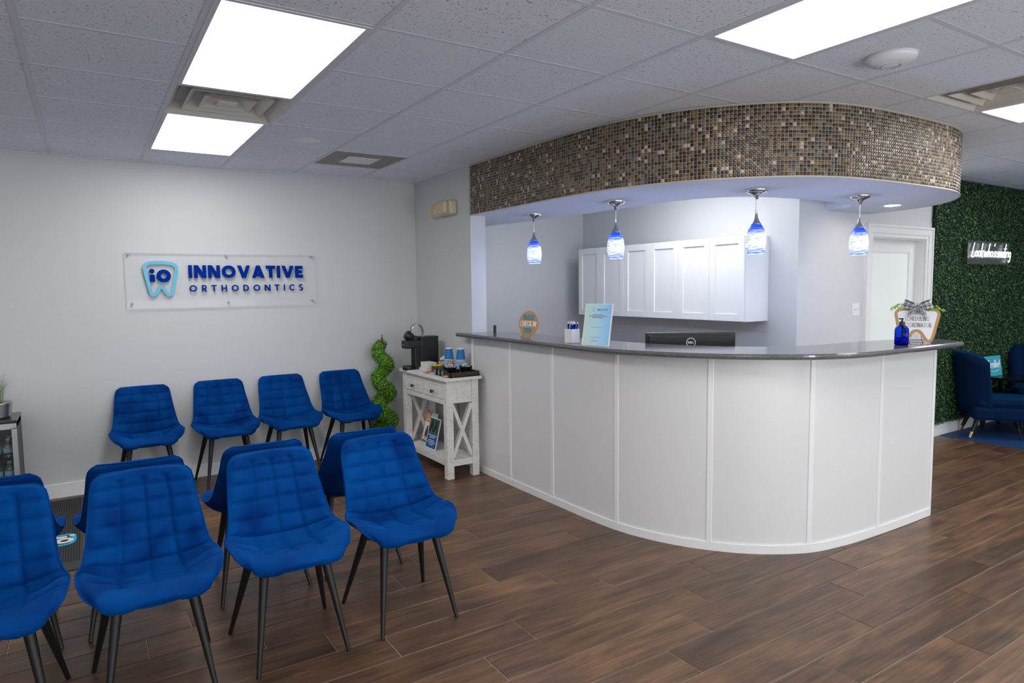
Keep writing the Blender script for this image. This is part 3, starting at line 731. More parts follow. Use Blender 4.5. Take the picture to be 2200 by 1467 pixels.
for x, y, lb in PX:
    lab = 'blue swirled glass pendant lamp, ' + lb
    if pend is None:
        pend = t = thing('pendant_lamp', lab, 'pendant lamp', (x, y, 0), 0, 'pendant lamps over the counter')
        obj('canopy', MB().lathe([(.066, 2.23), (.066, 2.215), (.05, 2.205), (.022, 2.195), (.014, 2.18), (.008, 2.165)], 32), M['chrome'], t)
        obj('cord', MB().cyl((0, 0, 2.17), (0, 0, 2.07), .004, n=8).cyl((0, 0, 2.10), (0, 0, 2.06), .007, n=10), M['chrome'], t)
        obj('cap', MB().lathe([(.007, 2.075), (.011, 2.05), (.018, 2.03), (.031, 2.008), (.036, 2.004), (.03, 2.0)], 24), M['steel'], t)
        s_ = obj('glass_shade', shade_mb(), M['shade'], t, (0, 0, 1.81))
        obj('bulb', MB().lathe([(0, -.036), (.016, -.033), (.026, -.017), (.028, 0), (.024, .018), (.014, .03), (.012, .05)], 16, (0, 0, .085)), whitem, s_)
    else: t = dup(pend, (x, y, 0), 0, lab)
    ld = bpy.data.lights.new('pendant_glow', 'POINT'); ld.energy = 1.4; ld.color = (.42, .55, 1); ld.shadow_soft_size = .06
    lo = bpy.data.objects.new('pendant_glow', ld); COL.objects.link(lo); lo.location = (0, 0, 1.80 - .03); lo.parent = t

# ================================================================== WALL CABINETS
CX = 4.85; cw = .3717
labs = ['white shaker wall cabinet over the desk, far left of three', 'white shaker wall cabinet over the desk, middle of the row of three', 'white shaker wall cabinet over the desk, right end of the row of three']
cab0 = None
for k in range(3):
    y1 = -.37 - k * 2 * cw
    if cab0 is None:
        cab0 = c_ = thing('wall_cabinet', labs[k], 'cabinet', (CX, y1, 1.29), 0, 'white wall cabinets behind the counter')
        obj('body', MB().b2((.02, -2 * cw + .001, 0), (.329, -.001, .73)), M['cabinet'], c_)
        for q in range(2):
            a = -cw * q - .0015; b = a - cw + .003; z0, z1 = .003, .727; fw = .062
            mbd = MB().b2((0, b, z0), (.019, b + fw, z1), bev=.0015).b2((0, a - fw, z0), (.019, a, z1), bev=.0015).b2((0, b + fw, z0), (.019, a - fw, z0 + fw), bev=.0015).b2((0, b + fw, z1 - fw), (.019, a - fw, z1), bev=.0015)
            dd = obj('door', mbd, M['cabinet'], c_)
            obj('door_panel', MB().b2((.010, b + fw - .003, z0 + fw - .003), (.018, a - fw + .003, z1 - fw + .003)), M['cabinet'], dd)
    else: dup(cab0, (CX, y1, 1.29), 0, labs[k])

# ================================================================== CHAIRS
prof = [(0, (-.250, .446)), (.05, (-.232, .458)), (.12, (-.18, .460)), (.25, (-.07, .446)), (.38, (.03, .430)), (.46, (.09, .428)), (.52, (.135, .446)), (.58, (.165, .495)), (.65, (.19, .555)), (.80, (.24, .685)), (1.0, (.308, .832))]
wid = [(0, .135), (.015, .165), (.04, .198), (.08, .226), (.14, .244), (.22, .257), (.32, .262), (.42, .258), (.50, .249), (.57, .235), (.65, .224), (.8, .208), (.92, .198), (.965, .190), (.99, .172), (1, .155)]
pc = [(t, p) for t, p in prof]
def smooth_tab(tab, n=200):
    vals = [interp(tab, i / n) for i in range(n + 1)]
    for _ in range(30):
        nv = list(vals)
        for i in range(1, n):
            if isinstance(vals[i], tuple): nv[i] = tuple((a + 2 * b + c) / 4 for a, b, c in zip(vals[i - 1], vals[i], vals[i + 1]))
            else: nv[i] = (vals[i - 1] + 2 * vals[i] + vals[i + 1]) / 4
        vals = nv
    return vals
PT = smooth_tab(prof); WT = [interp(wid, i / 200) for i in range(201)]
def look(tab, t):
    x = max(0, min(1, t)) * 200; i = min(199, int(x)); k = x - i; a, b = tab[i], tab[i + 1]
    return tuple(p + (q - p) * k for p, q in zip(a, b)) if isinstance(a, tuple) else a + (b - a) * k
def shell(u, t):
    y, z = look(PT, t); wv = look(WT, t); au = abs(u)
    sm = lambda a, b, x: max(0, min(1, (x - a) / (b - a))) ** 2 * (3 - 2 * max(0, min(1, (x - a) / (b - a))))
    seat = 1 - sm(.42, .66, t)
    z += .064 * au ** 2.6 * seat * sm(.02, .30, t) + .01 * au ** 3 * seat
    hip = sm(.36, .56, t) * (1 - sm(.60, .85, t))
    y -= .060 * au ** 2.6 * hip; z += .022 * au ** 3 * hip
    y -= .022 * au ** 2 * sm(.6, .8, t)
    if t < .25: y += .045 * au ** 2.5 * (1 - t / .25)
    z -= .012 * (1 - sm(0, .09, t))
    return Vector((u * wv, y, z))
HT = [.905, .815, .725, .635, .545, .40, .24]
def tuft(u, t):
    wv = look(WT, t); d = 9
    if .13 < t < .97:
        for uu in (-.46, 0, .46): d = min(d, abs(u - uu) * wv + (0 if .14 < t < .95 else .05))
    for k, tt in enumerate(HT): d = min(d, abs(t - tt) * 1.02)
    h = .016 * (1 - math.exp(-(d / .012) ** 1.2))
    pin = 0
    for uu in (-.46, 0, .46):
        for tt in HT:
            q = math.hypot((u - uu) * wv, (t - tt) * 1.02); pin += math.exp(-(q / .013) ** 2)
    edge = min((1 - abs(u)) * wv, t * 1.0 + .004, (1 - t) * 1.0 + .004)
    return (h - .006 * pin + .012) * min(1, (edge / .022)) ** .5 
def chair_part(t0, t1, nu=64, nt=50):
    mb = MB(); top = []; bot = []
    for j in range(nt + 1):
        t = t0 + (t1 - t0) * j / nt
        for i in range(nu + 1):
            u = -1 + 2 * i / nu; e = .004
            p = shell(u, t); du = shell(min(1, u + e), t) - shell(max(-1, u - e), t); dt = shell(u, min(1, t + e)) - shell(u, max(0, t - e))
            nn = du.cross(dt).normalized()
            top.append(p + nn * tuft(u, t)); eb = min((1 - abs(u)) * look(WT, t), t, 1 - t)
            bot.append(p - nn * (.017 * min(1, max(eb, 0) / .04) ** .5))
    W_ = nu + 1; o = len(top); fs = []
    for j in range(nt):
        for i in range(nu):
            a = j * W_ + i; fs += [(a, a + 1, a + W_ + 1, a + W_), (o + a, o + a + W_, o + a + W_ + 1, o + a + 1)]
    for j in range(nt):
        a = j * W_; fs.append((a, a + W_, o + a + W_, o + a)); a = j * W_ + nu; fs.append((a, o + a, o + a + W_, a + W_))
    for i in range(nu):
        a = i
        if t0 == 0: fs.append((a, o + a, o + a + 1, a + 1))
        a = nt * W_ + i
        if t1 == 1: fs.append((a, a + 1, o + a + 1, o + a))
    return mb.add(top + bot, fs, 0, True)
SPL = .545
ch0 = thing('dining_chair', 'x', 'chair', (0, 0, 0))
obj('seat', chair_part(0, SPL, 64, 60), M['velvet'], ch0)
obj('backrest', chair_part(SPL, 1, 64, 50), M['velvet'], ch0)
rim = [shell(1, k / 50) for k in range(0, 51)] + [shell(1 - 2 * k / 16, 1) for k in range(1, 16)] + [shell(-1, 1 - k / 50) for k in range(0, 51)] + [shell(-1 + 2 * k / 16, 0) for k in range(1, 16)]
obj('piping', MB().tube(rim, .0042, 6, closed=True), M['velvet'], ch0)
for sx in (-1, 1):
    for (a, b) in (((sx * .125, -.115, .445), (sx * .193, -.227, .0)), ((sx * .14, .075, .43), (sx * .225, .23, .0))):
        A_ = Vector(a); B_ = Vector(b); k = A_.lerp(B_, .985)
        lg = obj('leg', MB().cyl(A_, k, .021, .009, 16), M['blackleg'], ch0)
        obj('foot_cap', MB().cyl(k, (B_.x, B_.y, 0), .0095, .0088, 12), M['black'], lg)
obj('leg_frame', MB().bar((-.125, -.115, .432), (.125, -.115, .432), .04, .01).bar((-.14, .075, .425), (.14, .075, .425), .04, .01).bar((-.13, -.115, .43), (-.14, .075, .425), .03, .01).bar((.13, -.115, .43), (.14, .075, .425), .03, .01), M['blackleg'], ch0)
GW, GF, GB = 'blue velvet chairs along the sign wall', 'blue velvet chairs of the front row facing the camera', 'blue velvet chairs turned away, back to back with the front row'
pre = 'tufted blue velvet chair, '
CH = [(.53, -.35, 0, 'leftmost of the four against the sign wall', GW), (1.11, -.345, 0, 'second from the left of the four against the sign wall', GW), (1.64, -.345, .02, 'third from the left of the four against the sign wall', GW), (2.19, -.345, .03, 'against the sign wall, beside the spiral topiary', GW),
      (-.20, -3.255, 0, 'front row, cut by the left picture edge', GF), (.34, -3.265, 0, 'front row, largest in view, second from left edge', GF), (.885, -3.25, 0, 'front row, middle of the three fully seen', GF), (1.43, -3.25, 0, 'front row, right end, nearest the counter', GF),
      (-.23, -2.49, PI, 'turned away, behind the chair cut by the left edge', GB), (.33, -2.50, PI, 'turned away, hidden behind the largest front chair', GB), (.90, -2.49, PI, 'turned away, behind the middle front chair', GB), (1.435, -2.49, PI, 'turned away, behind the right end front chair', GB)]
first = True
for x, y, a, lb, g in CH:
    if first: ch0.location = (x, y, 0); ch0.rotation_euler.z = a; tag(ch0, pre + lb, 'chair', g); first = False
    else: dup(ch0, (x, y, 0), a, pre + lb, g)

# ================================================================== WALL SIGN
sg = thing('wall_sign', 'clear acrylic wall sign with navy lettering and a pale blue tooth logo', 'sign', (0, -.04, 0))
def wallx(mb, y=-.0226):   # local letters (x, y up, depth toward room) -> wall coordinates
    mb.v = [(v[0], y - v[2], v[1]) for v in mb.v]; return mb
obj('acrylic_plate', MB().b2((.458, -.022, 1.472), (1.99, -.016, 1.926)), M['acrylic'], sg)
eg = MB()
for a, b in (((.458, 1.472), (1.99, 1.472)), ((.458, 1.926), (1.99, 1.926)), ((.458, 1.472), (.458, 1.926)), ((1.99, 1.472), (1.99, 1.926))):
    eg.b2((min(a[0], b[0]) - .0008, -.0225, min(a[1], b[1]) - .0008), (max(a[0], b[0]) + .0008, -.0155, max(a[1], b[1]) + .0008))
obj('plate_edge', eg, pm('acrylic_edge', (.62, .66, .67), .2), sg)
for x, z in ((.487, 1.911), (1.222, 1.906), (1.957, 1.908), (.494, 1.511), (1.226, 1.507), (1.955, 1.508)):
    obj('standoff', MB().cyl((x, 0, z), (x, -.032, z), .0085, n=16), pm('standoff_satin', (.35, .36, .37), .5, .6), sg)
for mb in text_mbs('INNOVATIVE', .26, .109, .952, .919, 1.717, .010): obj('letter', wallx(mb), M['darkblue'], sg)
for mb in text_mbs('ORTHODONTICS', .2, .056, .948, .921, 1.602, .006): obj('letter', wallx(mb), M['darkblue'], sg)
TOOTH = [(.595, 1.79), (.605, 1.825), (.64, 1.842), (.712, 1.846), (.78, 1.840), (.82, 1.822), (.829, 1.785), (.812, 1.70), (.79, 1.60), (.768, 1.582), (.745, 1.595), (.728, 1.632), (.712, 1.645), (.694, 1.632), (.674, 1.595), (.652, 1.582), (.632, 1.60), (.612, 1.70)]
tp = [p for p in catmull([TOOTH[-1]] + TOOTH + [TOOTH[0], TOOTH[1]], 4)][4:4 + 4 * len(TOOTH)]
obj('tooth_outline', wallx(ribbon2([tuple(p) for p in tp], .026, 0, .009)), M['lightblue'], sg)
def rrect(cx, cy, hx, hy, r, n=5):
    return [(cx + sx * (hx - r) + r * math.cos(a), cy + sy * (hy - r) + r * math.sin(a)) for sx, sy, a0 in ((1, 1, 0), (-1, 1, 90), (-1, -1, 180), (1, -1, 270)) for a in [math.radians(a0 + 90 * k / n) for k in range(n + 1)]]
obj('letter', wallx(MB().prism(rrect(.649, 1.716, .018, .03, .008), 0, .012)), M['darkblue'], sg)
obj('letter_dot', wallx(MB().prism(rrect(.646, 1.775, .019, .019, .0185), 0, .012)), M['darkblue'], sg)
obj('letter', wallx(glyph_mb([('a', .5, .5, .36, .36, 0, 360)], .30, .104, 1, .680, 1.684, .012)), M['darkblue'], sg)

# ================================================================== EMERGENCY LIGHT
t = thing('emergency_light', 'beige plastic emergency light with two lamp heads on the partition wall', 'emergency light', (3.02, -.78, 2.325))
obj('housing', MB().b2((-.075, -.17, -.06), (0, .17, .065), bev=.02), M['beige'], t)
for yy, r_ in ((.27, .0), (-.05, 0)):
    hd = MB().lathe([(0, -.03), (.03, -.026), (.052, -.008), (.056, .01), (.05, .018), (0, .02)], 24) if yy > 0 else MB().box((0, 0, 0), (.05, .17, .115), 0, .022)
    if yy > 0: hd.xf(Matrix.Translation((-.04, .235, 0)) @ Matrix.Rotation(-1.9, 4, 'Y') @ Matrix.Rotation(.7, 4, 'X') @ Matrix.Scale(1.15, 4))
    else: hd.xf(Matrix.Translation((-.095, -.05, .005)))
    obj('lamp_head', hd, M['beige'], t)
obj('test_label', MB().b2((-.0765, .125, -.035), (-.0755, .155, .01)), M['paper'], t)
obj('neck', MB().cyl((-.03, .16, 0), (-.035, .21, 0), .015), M['beige'], t)

# ================================================================== CONSOLE TABLE (coffee bar)
X0, X1, Y0, Y1, TZ = 2.63, 2.985, -1.40, -.455, .86
tb = thing('console_table', 'whitewashed wooden console table with two drawers and X-shaped end braces', 'table', (0, 0, 0))
obj('tabletop', MB().b2((X0, Y0, TZ - .027), (X1, Y1, TZ), bev=.003), M['whitewash'], tb)
lx = (X0 + .025, X1 - .025 - .062); ly = (Y0 + .022, Y1 - .022 - .062)
for a in lx:
    for b in ly: obj('leg', MB().b2((a, b, 0), (a + .062, b + .062, TZ - .027), bev=.002), M['whitewash'], tb)
xa, xb, ya, yb = lx[0] + .062, lx[1], ly[0] + .062, ly[1]
obj('front_rail', MB().b2((lx[0] + .006, ya, .632), (lx[0] + .04, yb, .672)).b2((lx[0] + .006, ya, .785), (lx[0] + .04, yb, .833)).b2((lx[0] + .006, (ya + yb) / 2 - .02, .672), (lx[0] + .04, (ya + yb) / 2 + .02, .785)), M['whitewash'], tb)
obj('back_rail', MB().b2((lx[1] + .02, ya, .64), (lx[1] + .05, yb, .833)), M['whitewash'], tb)
for yy in (ly[0] + .014, ly[1] + .02): obj('end_panel', MB().b2((xa, yy, .642), (xb, yy + .03, .833)), M['whitewash'], tb)
ym = (ya + yb) / 2
for a, b in ((ya + .004, ym - .022), (ym + .022, yb - .004)):
    dr = obj('drawer', MB().b2((lx[0] + .002, a, .676), (lx[0] + .30, b, .782), bev=.0015), M['whitewash'], tb)
    obj('knob', MB().lathe([(.006, 0), (.006, .012), (.014, .018), (.016, .026), (.010, .032), (0, .033)], 16).xf(Matrix.Translation((lx[0] + .002, (a + b) / 2, .727)) @ Matrix.Rotation(-PI / 2, 4, 'Y')), M['bronze'], dr)
obj('shelf', MB().b2((lx[0] + .012, ly[0] + .01, .105), (lx[1] + .05, ly[1] + .05, .16), bev=.002), M['whitewash'], tb)
for yy in (ly[0] + .03, ly[1] + .03):
    obj('brace', MB().bar((xa, yy, .18), (xb, yy, .63), .03, .038, up=(0, 1, 0)), M['whitewash'], tb)
    obj('brace', MB().bar((xa, yy + .004, .63), (xb, yy + .004, .18), .03, .038, up=(0, 1, 0)), M['whitewash'], tb)

# coffee maker
cm = thing('coffee_maker', 'slim black pod coffee maker with its lid handle raised', 'coffee maker', (2.66, -.605, TZ))
y0, y1 = -.06, .06
obj('body', MB().b2((.105, y0, 0), (.285, y1, .302), bev=.006), M['black'], cm)
obj('column', MB().b2((.05, y0 + .012, 0), (.11, y1 - .012, .20), bev=.006), M['black'], cm)
obj('head', MB().b2((-.045, y0 + .004, .195), (.12, y1 - .004, .272), bev=.014), M['black'], cm)
obj('drip_tray', MB().lathe([(0, 0), (.052, 0), (.055, .01), (.055, .03), (.05, .036), (0, .036)], 28, (0, 0, 0)), M['black'], cm)
obj('logo_plate', MB().b2((-.0465, -.02, .228), (-.0455, .02, .236)), M['steel'], cm)
obj('pod_holder', MB().lathe([(0, 0), (.03, .002), (.042, .02), (.045, .06), (.038, .075), (0, .078)], 24).xf(Matrix.Translation((.045, 0, .285)) @ Matrix.Rotation(-.95, 4, 'Y')), M['black'], cm)
obj('hinge_arm', MB().bar((.06, 0, .262), (.075, 0, .31), .05, .05), M['black'], cm)
arc = [(.03 + .062 + .062 * math.cos(a), 0, .335 + .088 * math.sin(a)) for a in [math.radians(q) for q in range(200, -40, -12)]]
hb = MB()
for sx in (-1, 1): pass
pts = arc; nn_ = len(pts); vs = []
for p in pts: vs += [(p[0], -.026, p[2]), (p[0], .026, p[2])]
hb.add(vs, [(2 * i, 2 * i + 1, 2 * i + 3, 2 * i + 2) for i in range(nn_ - 1)], 0, True)
hb.add([(p[0] * .94 + .006, y_, p[2] * .985 + .002) for p in pts for y_ in (-.026, .026)], [(2 * i, 2 * i + 2, 2 * i + 3, 2 * i + 1) for i in range(nn_ - 1)], 0, True)
k_ = len(vs)
hb.f += [[2 * i, 2 * i + 2, k_ + 2 * i + 2, k_ + 2 * i] for i in range(nn_ - 1)] + [[2 * i + 1, k_ + 2 * i + 1, k_ + 2 * i + 3, 2 * i + 3] for i in range(nn_ - 1)]
hb.m += [0] * (2 * (nn_ - 1)); hb.sm += [False] * (2 * (nn_ - 1))
obj('lid_handle', hb, M['steel'], cm)
# power cord under table
tag(obj('power_cord', MB().tube(catmull([(2.99, -.9, .74), (2.992, -.93, .6), (2.99, -.97, .45), (2.985, -.96, .3), (2.99, -.98, .2)], 6), .0035, 6), M['black']), 'thin black power cord hanging behind the console table', 'cord')

# napkin stacks
for (x, y, z, h, a, lab, sx, sy) in ((2.80, -.73, TZ, .020, .0, 'lower stack of white paper napkins on the console table', .11, .15), (2.805, -.735, TZ + .02, .052, .04, 'upper thick stack of white paper napkins beside the coffee maker', .095, .14)):
    t = thing('napkin_stack', lab, 'napkins', (x, y, z), a)
    mbn = MB(); k = max(2, int(h / .008))
    for q in range(k): mbn.box((random.uniform(-.001, .001), random.uniform(-.001, .001), (q + .5) * h / k), (sx, sy, h / k - .001), 0, .0015)
    obj('folded_sheets', mbn, M['paper'], t)
# wire pod basket and pods
t = thing('wire_basket', 'black wire basket heaped with coffee pods behind the napkins', 'basket', (2.93, -.80, TZ))
mbw = MB(); hx, hy, hz = .06, .055, .085
for z in (0.003, .042, hz): mbw.tube([(-hx, -hy, z), (hx, -hy, z), (hx, hy, z), (-hx, hy, z)], .0018, 6, closed=True)
for k in range(5):
    q = -1 + k * .5
    for s_ in (-1, 1): mbw.cyl((hx * q, s_ * hy, 0), (hx * q, s_ * hy, hz), .0013, n=5).cyl((s_ * hx, hy * q, 0), (s_ * hx, hy * q, hz), .0013, n=5)
o = obj('wire_frame', mbw, M['black'], t)
podm = pm('pod_white', (.75, .72, .70), .4); podf = pm('pod_foil', (.55, .35, .32), .3, .2)
pod0 = None
for k in range(14):
    lyr = k // 5; a = k * 2.4; rr = .034 if k % 5 else 0
    x = 2.93 + rr * math.cos(a); y = -.80 + rr * math.sin(a); z = TZ + .028 + lyr * .036
    if pod0 is None:
        pod0 = q = thing('coffee_pod', 'small white single-serve coffee pod heaped in the wire basket', 'coffee pod', (x, y, z), 0, 'coffee pods in the wire basket')
        obj('cup', MB().lathe([(0, -.018), (.014, -.018), (.018, .014), (.021, .016)], 16), podm, q); obj('lid', MB().lathe([(.021, .016), (.016, .0175), (0, .018)], 16), podf, q)
    else: q = dup(pod0, (x, y, z), a)
    q.rotation_euler = (random.uniform(-1.2, 1.2), random.uniform(-1.4, .2), a)
# olive tin with packets
t = thing('packet_box', 'small olive metal box filled with yellow sweetener packets', 'box', (2.80, -.93, TZ))
obj('box_body', MB().b2((-.045, -.035, 0), (.045, .035, .004)).b2((-.045, -.035, 0), (-.041, .035, .055)).b2((.041, -.035, 0), (.045, .035, .055)).b2((-.045, -.035, 0), (.045, -.031, .055)).b2((-.045, .031, 0), (.045, .035, .055)), M['amber_green'], t)
obj('letter_plate', MB().b2((-.0462, -.012, .014), (-.045, .012, .044)), M['bronze'], t)
for k in range(5):
    tag(obj('sweetener_packet', MB().box((0, 0, .03), (.004, .055, .062), 0, .001), M['yellow'], None, (2.772 + k * .013, -.93, TZ + .006), 0), 'yellow sweetener packet standing in the olive box', 'packet', 'sweetener packets in the olive box')
# paper cup stacks
cupm = [M['cupblue'], M['white']]
def cup_mesh(h=.10):
    return MB().lathe([(.030, h), (.031, h - .002), (.0415, .006), (.0430, .004), (.0435, 0), (.0395, 0), (.0395, .004), (.028, h - .008), (0, h - .008)], 28)
cup0 = None
for cx_, cy_, lab, g in ((2.865, -1.03, 'blue paper cup, upside down in the left stack on the console table', 'cups of the left stack'), (2.925, -1.135, 'blue paper cup, upside down in the right stack on the console table', 'cups of the right stack')):
    for k in range(10):
        z = TZ + k * .0127
        if cup0 is None:
            cup0 = q = thing('paper_cup', lab, 'cup', (cx_, cy_, z), 0, g)
            obj('cup_wall', MB().lathe([(.030, .098), (.0415, .006)], 28), M['cupblue'], q)
            obj('rolled_rim', MB().lathe([(.0412, .006), (.0438, .0045), (.0438, 0), (.040, 0)], 28), M['white'], q)
            obj('cup_base', MB().lathe([(.0298, .095), (.031, .100), (.030, .106), (.027, .106), (.027, .099), (0, .099)], 28), M['white'], q)
        else: dup(cup0, (cx_, cy_, z), 0, lab, g)
# small lettered blocks
for k, yy in enumerate((-1.115, -1.185, -1.255)):
    t = thing('tea_tin', 'small black box with a pale label, %s of the three in front of the cups' % ('left', 'middle', 'right')[k], 'box', (2.70, yy, TZ), -.15)
    obj('tin', MB().b2((-.016, -.024, 0), (.02, .024, .055), bev=.002), M['black'], t)
    obj('label', MB().b2((-.0172, -.017, .01), (-.016, .017, .048)), pm('tin_label', (.28, .33, .32), .5), t)
# wooden scoops / cookies at table front
for x, y, a, lab in ((2.665, -.98, .5, 'flat tan wooden scoop on the table front edge beside the olive box'), (2.68, -1.325, -.9, 'tan wooden scoop on the table front edge beside the woven tray')):
    t = thing('wooden_scoop', lab, 'scoop', (x, y, TZ), a)
    obj('bowl', MB().lathe([(0, .0), (.016, .002), (.021, .010), (.018, .018), (0, .02)], 16), M['wood_sign'], t)
    obj('handle', MB().tube([(.015, 0, .01), (.05, 0, .012), (.075, 0, .008)], .006, 8), M['wood_sign'], t)
# tray with pails
t = thing('woven_tray', 'dark brown woven rectangular tray on the console table', 'tray', (2.83, -1.27, TZ), 0)
hx, hy = .14, .115
for a, b in (((-hx, -hy), (hx, -hy + .012)), ((-hx, hy - .012), (hx, hy)), ((-hx, -hy), (-hx + .012, hy)), ((hx - .012, -hy), (hx, hy))):
    obj('tray_side', MB().b2((*a, 0), (*b, .042), bev=.003), M['basket'], t)
obj('tray_bottom', MB().b2((-hx, -hy, 0), (hx, hy, .008)), M['basket'], t)
creamm = pm('creamer_white', (.8, .78, .74), .5); crb = pm('creamer_blue', (.3, .55, .8), .5); cro = pm('creamer_peach', (.75, .5, .35), .5)
for x, y, lab, g in ((2.765, -1.245, 'black metal pail of creamer cups, the left one on the woven tray', 'creamer cups in the left pail'), (2.895, -1.28, 'black metal pail of creamer cups, the right one on the woven tray', 'creamer cups in the right pail')):
    z0 = TZ + .008
    t = thing('metal_pail', lab, 'pail', (x, y, z0))
    obj('bucket', MB().lathe([(0, 0), (.042, 0), (.056, .068), (.059, .07), (.055, .066), (.041, .004), (0, .004)], 28), M['black'], t)
    if x < 2.8:
        obj('handle', MB().tube([(.0, -.056 * math.cos(a), .07 + .05 * math.sin(a)) for a in [PI * k / 12 for k in range(13)]], .002, 6), M['black'], t)
        obj('grip', MB().cyl((0, -.025, .119), (0, .025, .119), .011), M['wood_sign'], t)
    base = None
    for k in range(11):
        a = k * 2.4; rr = .034 if k < 6 else .018; zz = z0 + .058 + (.016 if k >= 6 else 0)
        if k == 10: rr = 0; zz += .008
        mt_ = random.choice([creamm, creamm, crb, cro])
        q = obj('creamer_cup', MB().lathe([(0, -.009), (.009, -.009), (.013, .008), (.016, .009), (0, .0105)], 12), mt_, None, (x + rr * math.cos(a), y + rr * math.sin(a), zz))
        q.rotation_euler = (random.uniform(-.7, .7), random.uniform(-.7, .7), a)
        tag(q, 'tiny creamer cup heaped in the %s black pail' % ('left' if x < 2.8 else 'right'), 'creamer', g)

# brochures on the shelf
def frame_at(o, origin, right, up):
    r_ = Vector(right).normalized(); u_ = Vector(up); u_ = (u_ - r_ * u_.dot(r_)).normalized(); n_ = r_.cross(u_)
    o.matrix_world = Matrix(((r_.x, u_.x, n_.x, origin[0]), (r_.y, u_.y, n_.y, origin[1]), (r_.z, u_.z, n_.z, origin[2]), (0, 0, 0, 1)))
def ell(cx, cy, rx, ry, z, n=18): return [(cx + rx * math.cos(2 * PI * k / n), cy + ry * math.sin(2 * PI * k / n), z) for k in range(n)], [list(range(n))]
t = thing('brochure_holder', 'framed brochure with orange block and two people hugging, on the table shelf', 'brochure')
frame_at(t, (2.80, -.55, .163), (-.02, -1, 0), (.25, 0, 1))
obj('card', MB().b2((0, 0, -.006), (.23, .29, 0)), M['print_white'], t)
obj('orange_block', MB().b2((0, .19, 0), (.115, .29, .0008)), M['orange'], t)
obj('block_print', bars_mb([(.015, .095, .268, .008), (.015, .095, .252, .008), (.015, .085, .236, .008), (.015, .09, .22, .006), (.015, .095, .208, .006)], .0014), M['print_white'], t)
pp = MB(); 
for e in (ell(.07, .05, .06, .05, .0010), ell(.14, .06, .055, .06, .0012)): pp.add(*e)
obj('photo_shirts', pp, pm('print_shirt', (.75, .74, .76), .6), t)
pp = MB()
for e in (ell(.085, .105, .032, .055, .0013), ell(.135, .17, .036, .04, .0013), ell(.06, .08, .02, .05, .0013)): pp.add(*e)
obj('photo_hair', pp, M['hair'], t)
pp = MB()
for e in (ell(.105, .14, .017, .024, .0017), ell(.138, .15, .020, .027, .0017)): pp.add(*e)
pp.add([(.02, .06, .0018), (.035, .03, .0018), (.13, .025, .0018), (.13, .045, .0018), (.04, .055, .0018)], [(0, 1, 2, 3, 4)])
obj('photo_skin', pp, M['skin'], t)
obj('photo_jeans', MB().b2((0, 0, .0004), (.16, .02, .0016)), pm('print_denim', (.12, .17, .25), .6), t)
t = thing('event_flyer', 'framed flyer, tree photo above a blue block of white print, leaning on the lower shelf', 'flyer')
frame_at(t, (2.72, -.795, .163), (.02, -1, 0), (.25, -.06, 1))
obj('card', MB().b2((0, 0, -.006), (.20, .28, 0)), M['print_white'], t)
obj('photo_trees', MB().b2((.008, .14, 0), (.192, .272, .0008)), pm('print_trees', (.06, .12, .10), .5, var=.9, scale=60), t)
pp = MB()
for q in (.06, .135): pp.add([(q - .035, .15, .0012), (q + .035, .15, .0012), (q + .008, .262, .0012), (q - .008, .262, .0012)], [(0, 1, 2, 3)])
obj('photo_dark_trees', pp, pm('print_pine', (.01, .02, .02), .5), t)
pp = MB()
for q in (.06, .135): pp.add([(q - .004, .142, .0016), (q + .008, .142, .0016), (q + .014, .2, .0016)], [(0, 1, 2)])
obj('photo_trunk_light', pp, pm('print_amber', (.7, .42, .12), .5), t)
obj('blue_block', MB().b2((.008, .008, 0), (.192, .14, .0008)), pm('print_blue', (.005, .11, .38), .4), t)
obj('flyer_print', bars_mb([(.02, .18, .118, .009), (.05, .15, .10, .009), (.045, .155, .072, .009), (.025, .175, .054, .009), (.06, .14, .036, .009)], .0014), M['print_white'], t)

# ================================================================== TOPIARY
def leafcloud(pts, sz, jit=.5):
    mb = MB()
    for p, nn in pts:
        s_ = sz * random.uniform(.6, 1.2); d_ = Vector((random.gauss(0, jit), random.gauss(0, jit), random.gauss(0, jit))) + nn; d_.normalize()
        a = d_.orthogonal().normalized(); b = d_.cross(a); th_ = random.uniform(0, 2 * PI); e1 = a * math.cos(th_) + b * math.sin(th_); e2 = d_.cross(e1)
        mb.add([p - e1 * s_, p - e2 * s_ * .5, p + e1 * s_ + d_ * s_ * .3, p + e2 * s_ * .5], [(0, 1, 2, 3)])
    return mb
tx, ty = 2.555, -.235
tp_ = thing('spiral_topiary', 'tall green boxwood topiary clipped in a spiral around a pole', 'plant', (tx, ty, 0))
obj('pot', MB().lathe([(0, 0), (.085, 0), (.11, .2), (.115, .2), (.105, .18), (0, .18)], 24), M['black'], tp_)
obj('pole', MB().cyl((0, 0, .18), (0, 0, 1.13), .006, .005, 8), M['wood_sign'], tp_)
obj('finial', MB().lathe([(0, 1.175), (.004, 1.165), (.004, 1.15), (.012, 1.125), (.015, 1.12), (.004, 1.115), (.008, 1.10), (.012, 1.085), (.014, 1.08), (.010, 1.07), (.011, 1.04), (0, 1.04)][::-1], 12), M['bronze'], tp_)
pts = []
for k in range(15000):
    q = random.random(); z = .22 + q * .86; ph = (1.08 - z) / .268 * 2 * PI + 1.15
    br = .062 * (1 - .35 * q); rr = (.088 - .026 * q) * (1 - .25 * max(0, (q - .93) / .07)); c_ = Vector((br * math.cos(ph), br * math.sin(ph), z))
    nn = Vector((random.gauss(0, 1), random.gauss(0, 1), random.gauss(0, .8))).normalized()
    pts.append((c_ + nn * rr * random.uniform(.75, 1.05), nn))
o = obj('foliage', leafcloud(pts, .011), M['leaf'], tp_); o['kind'] = 'stuff'

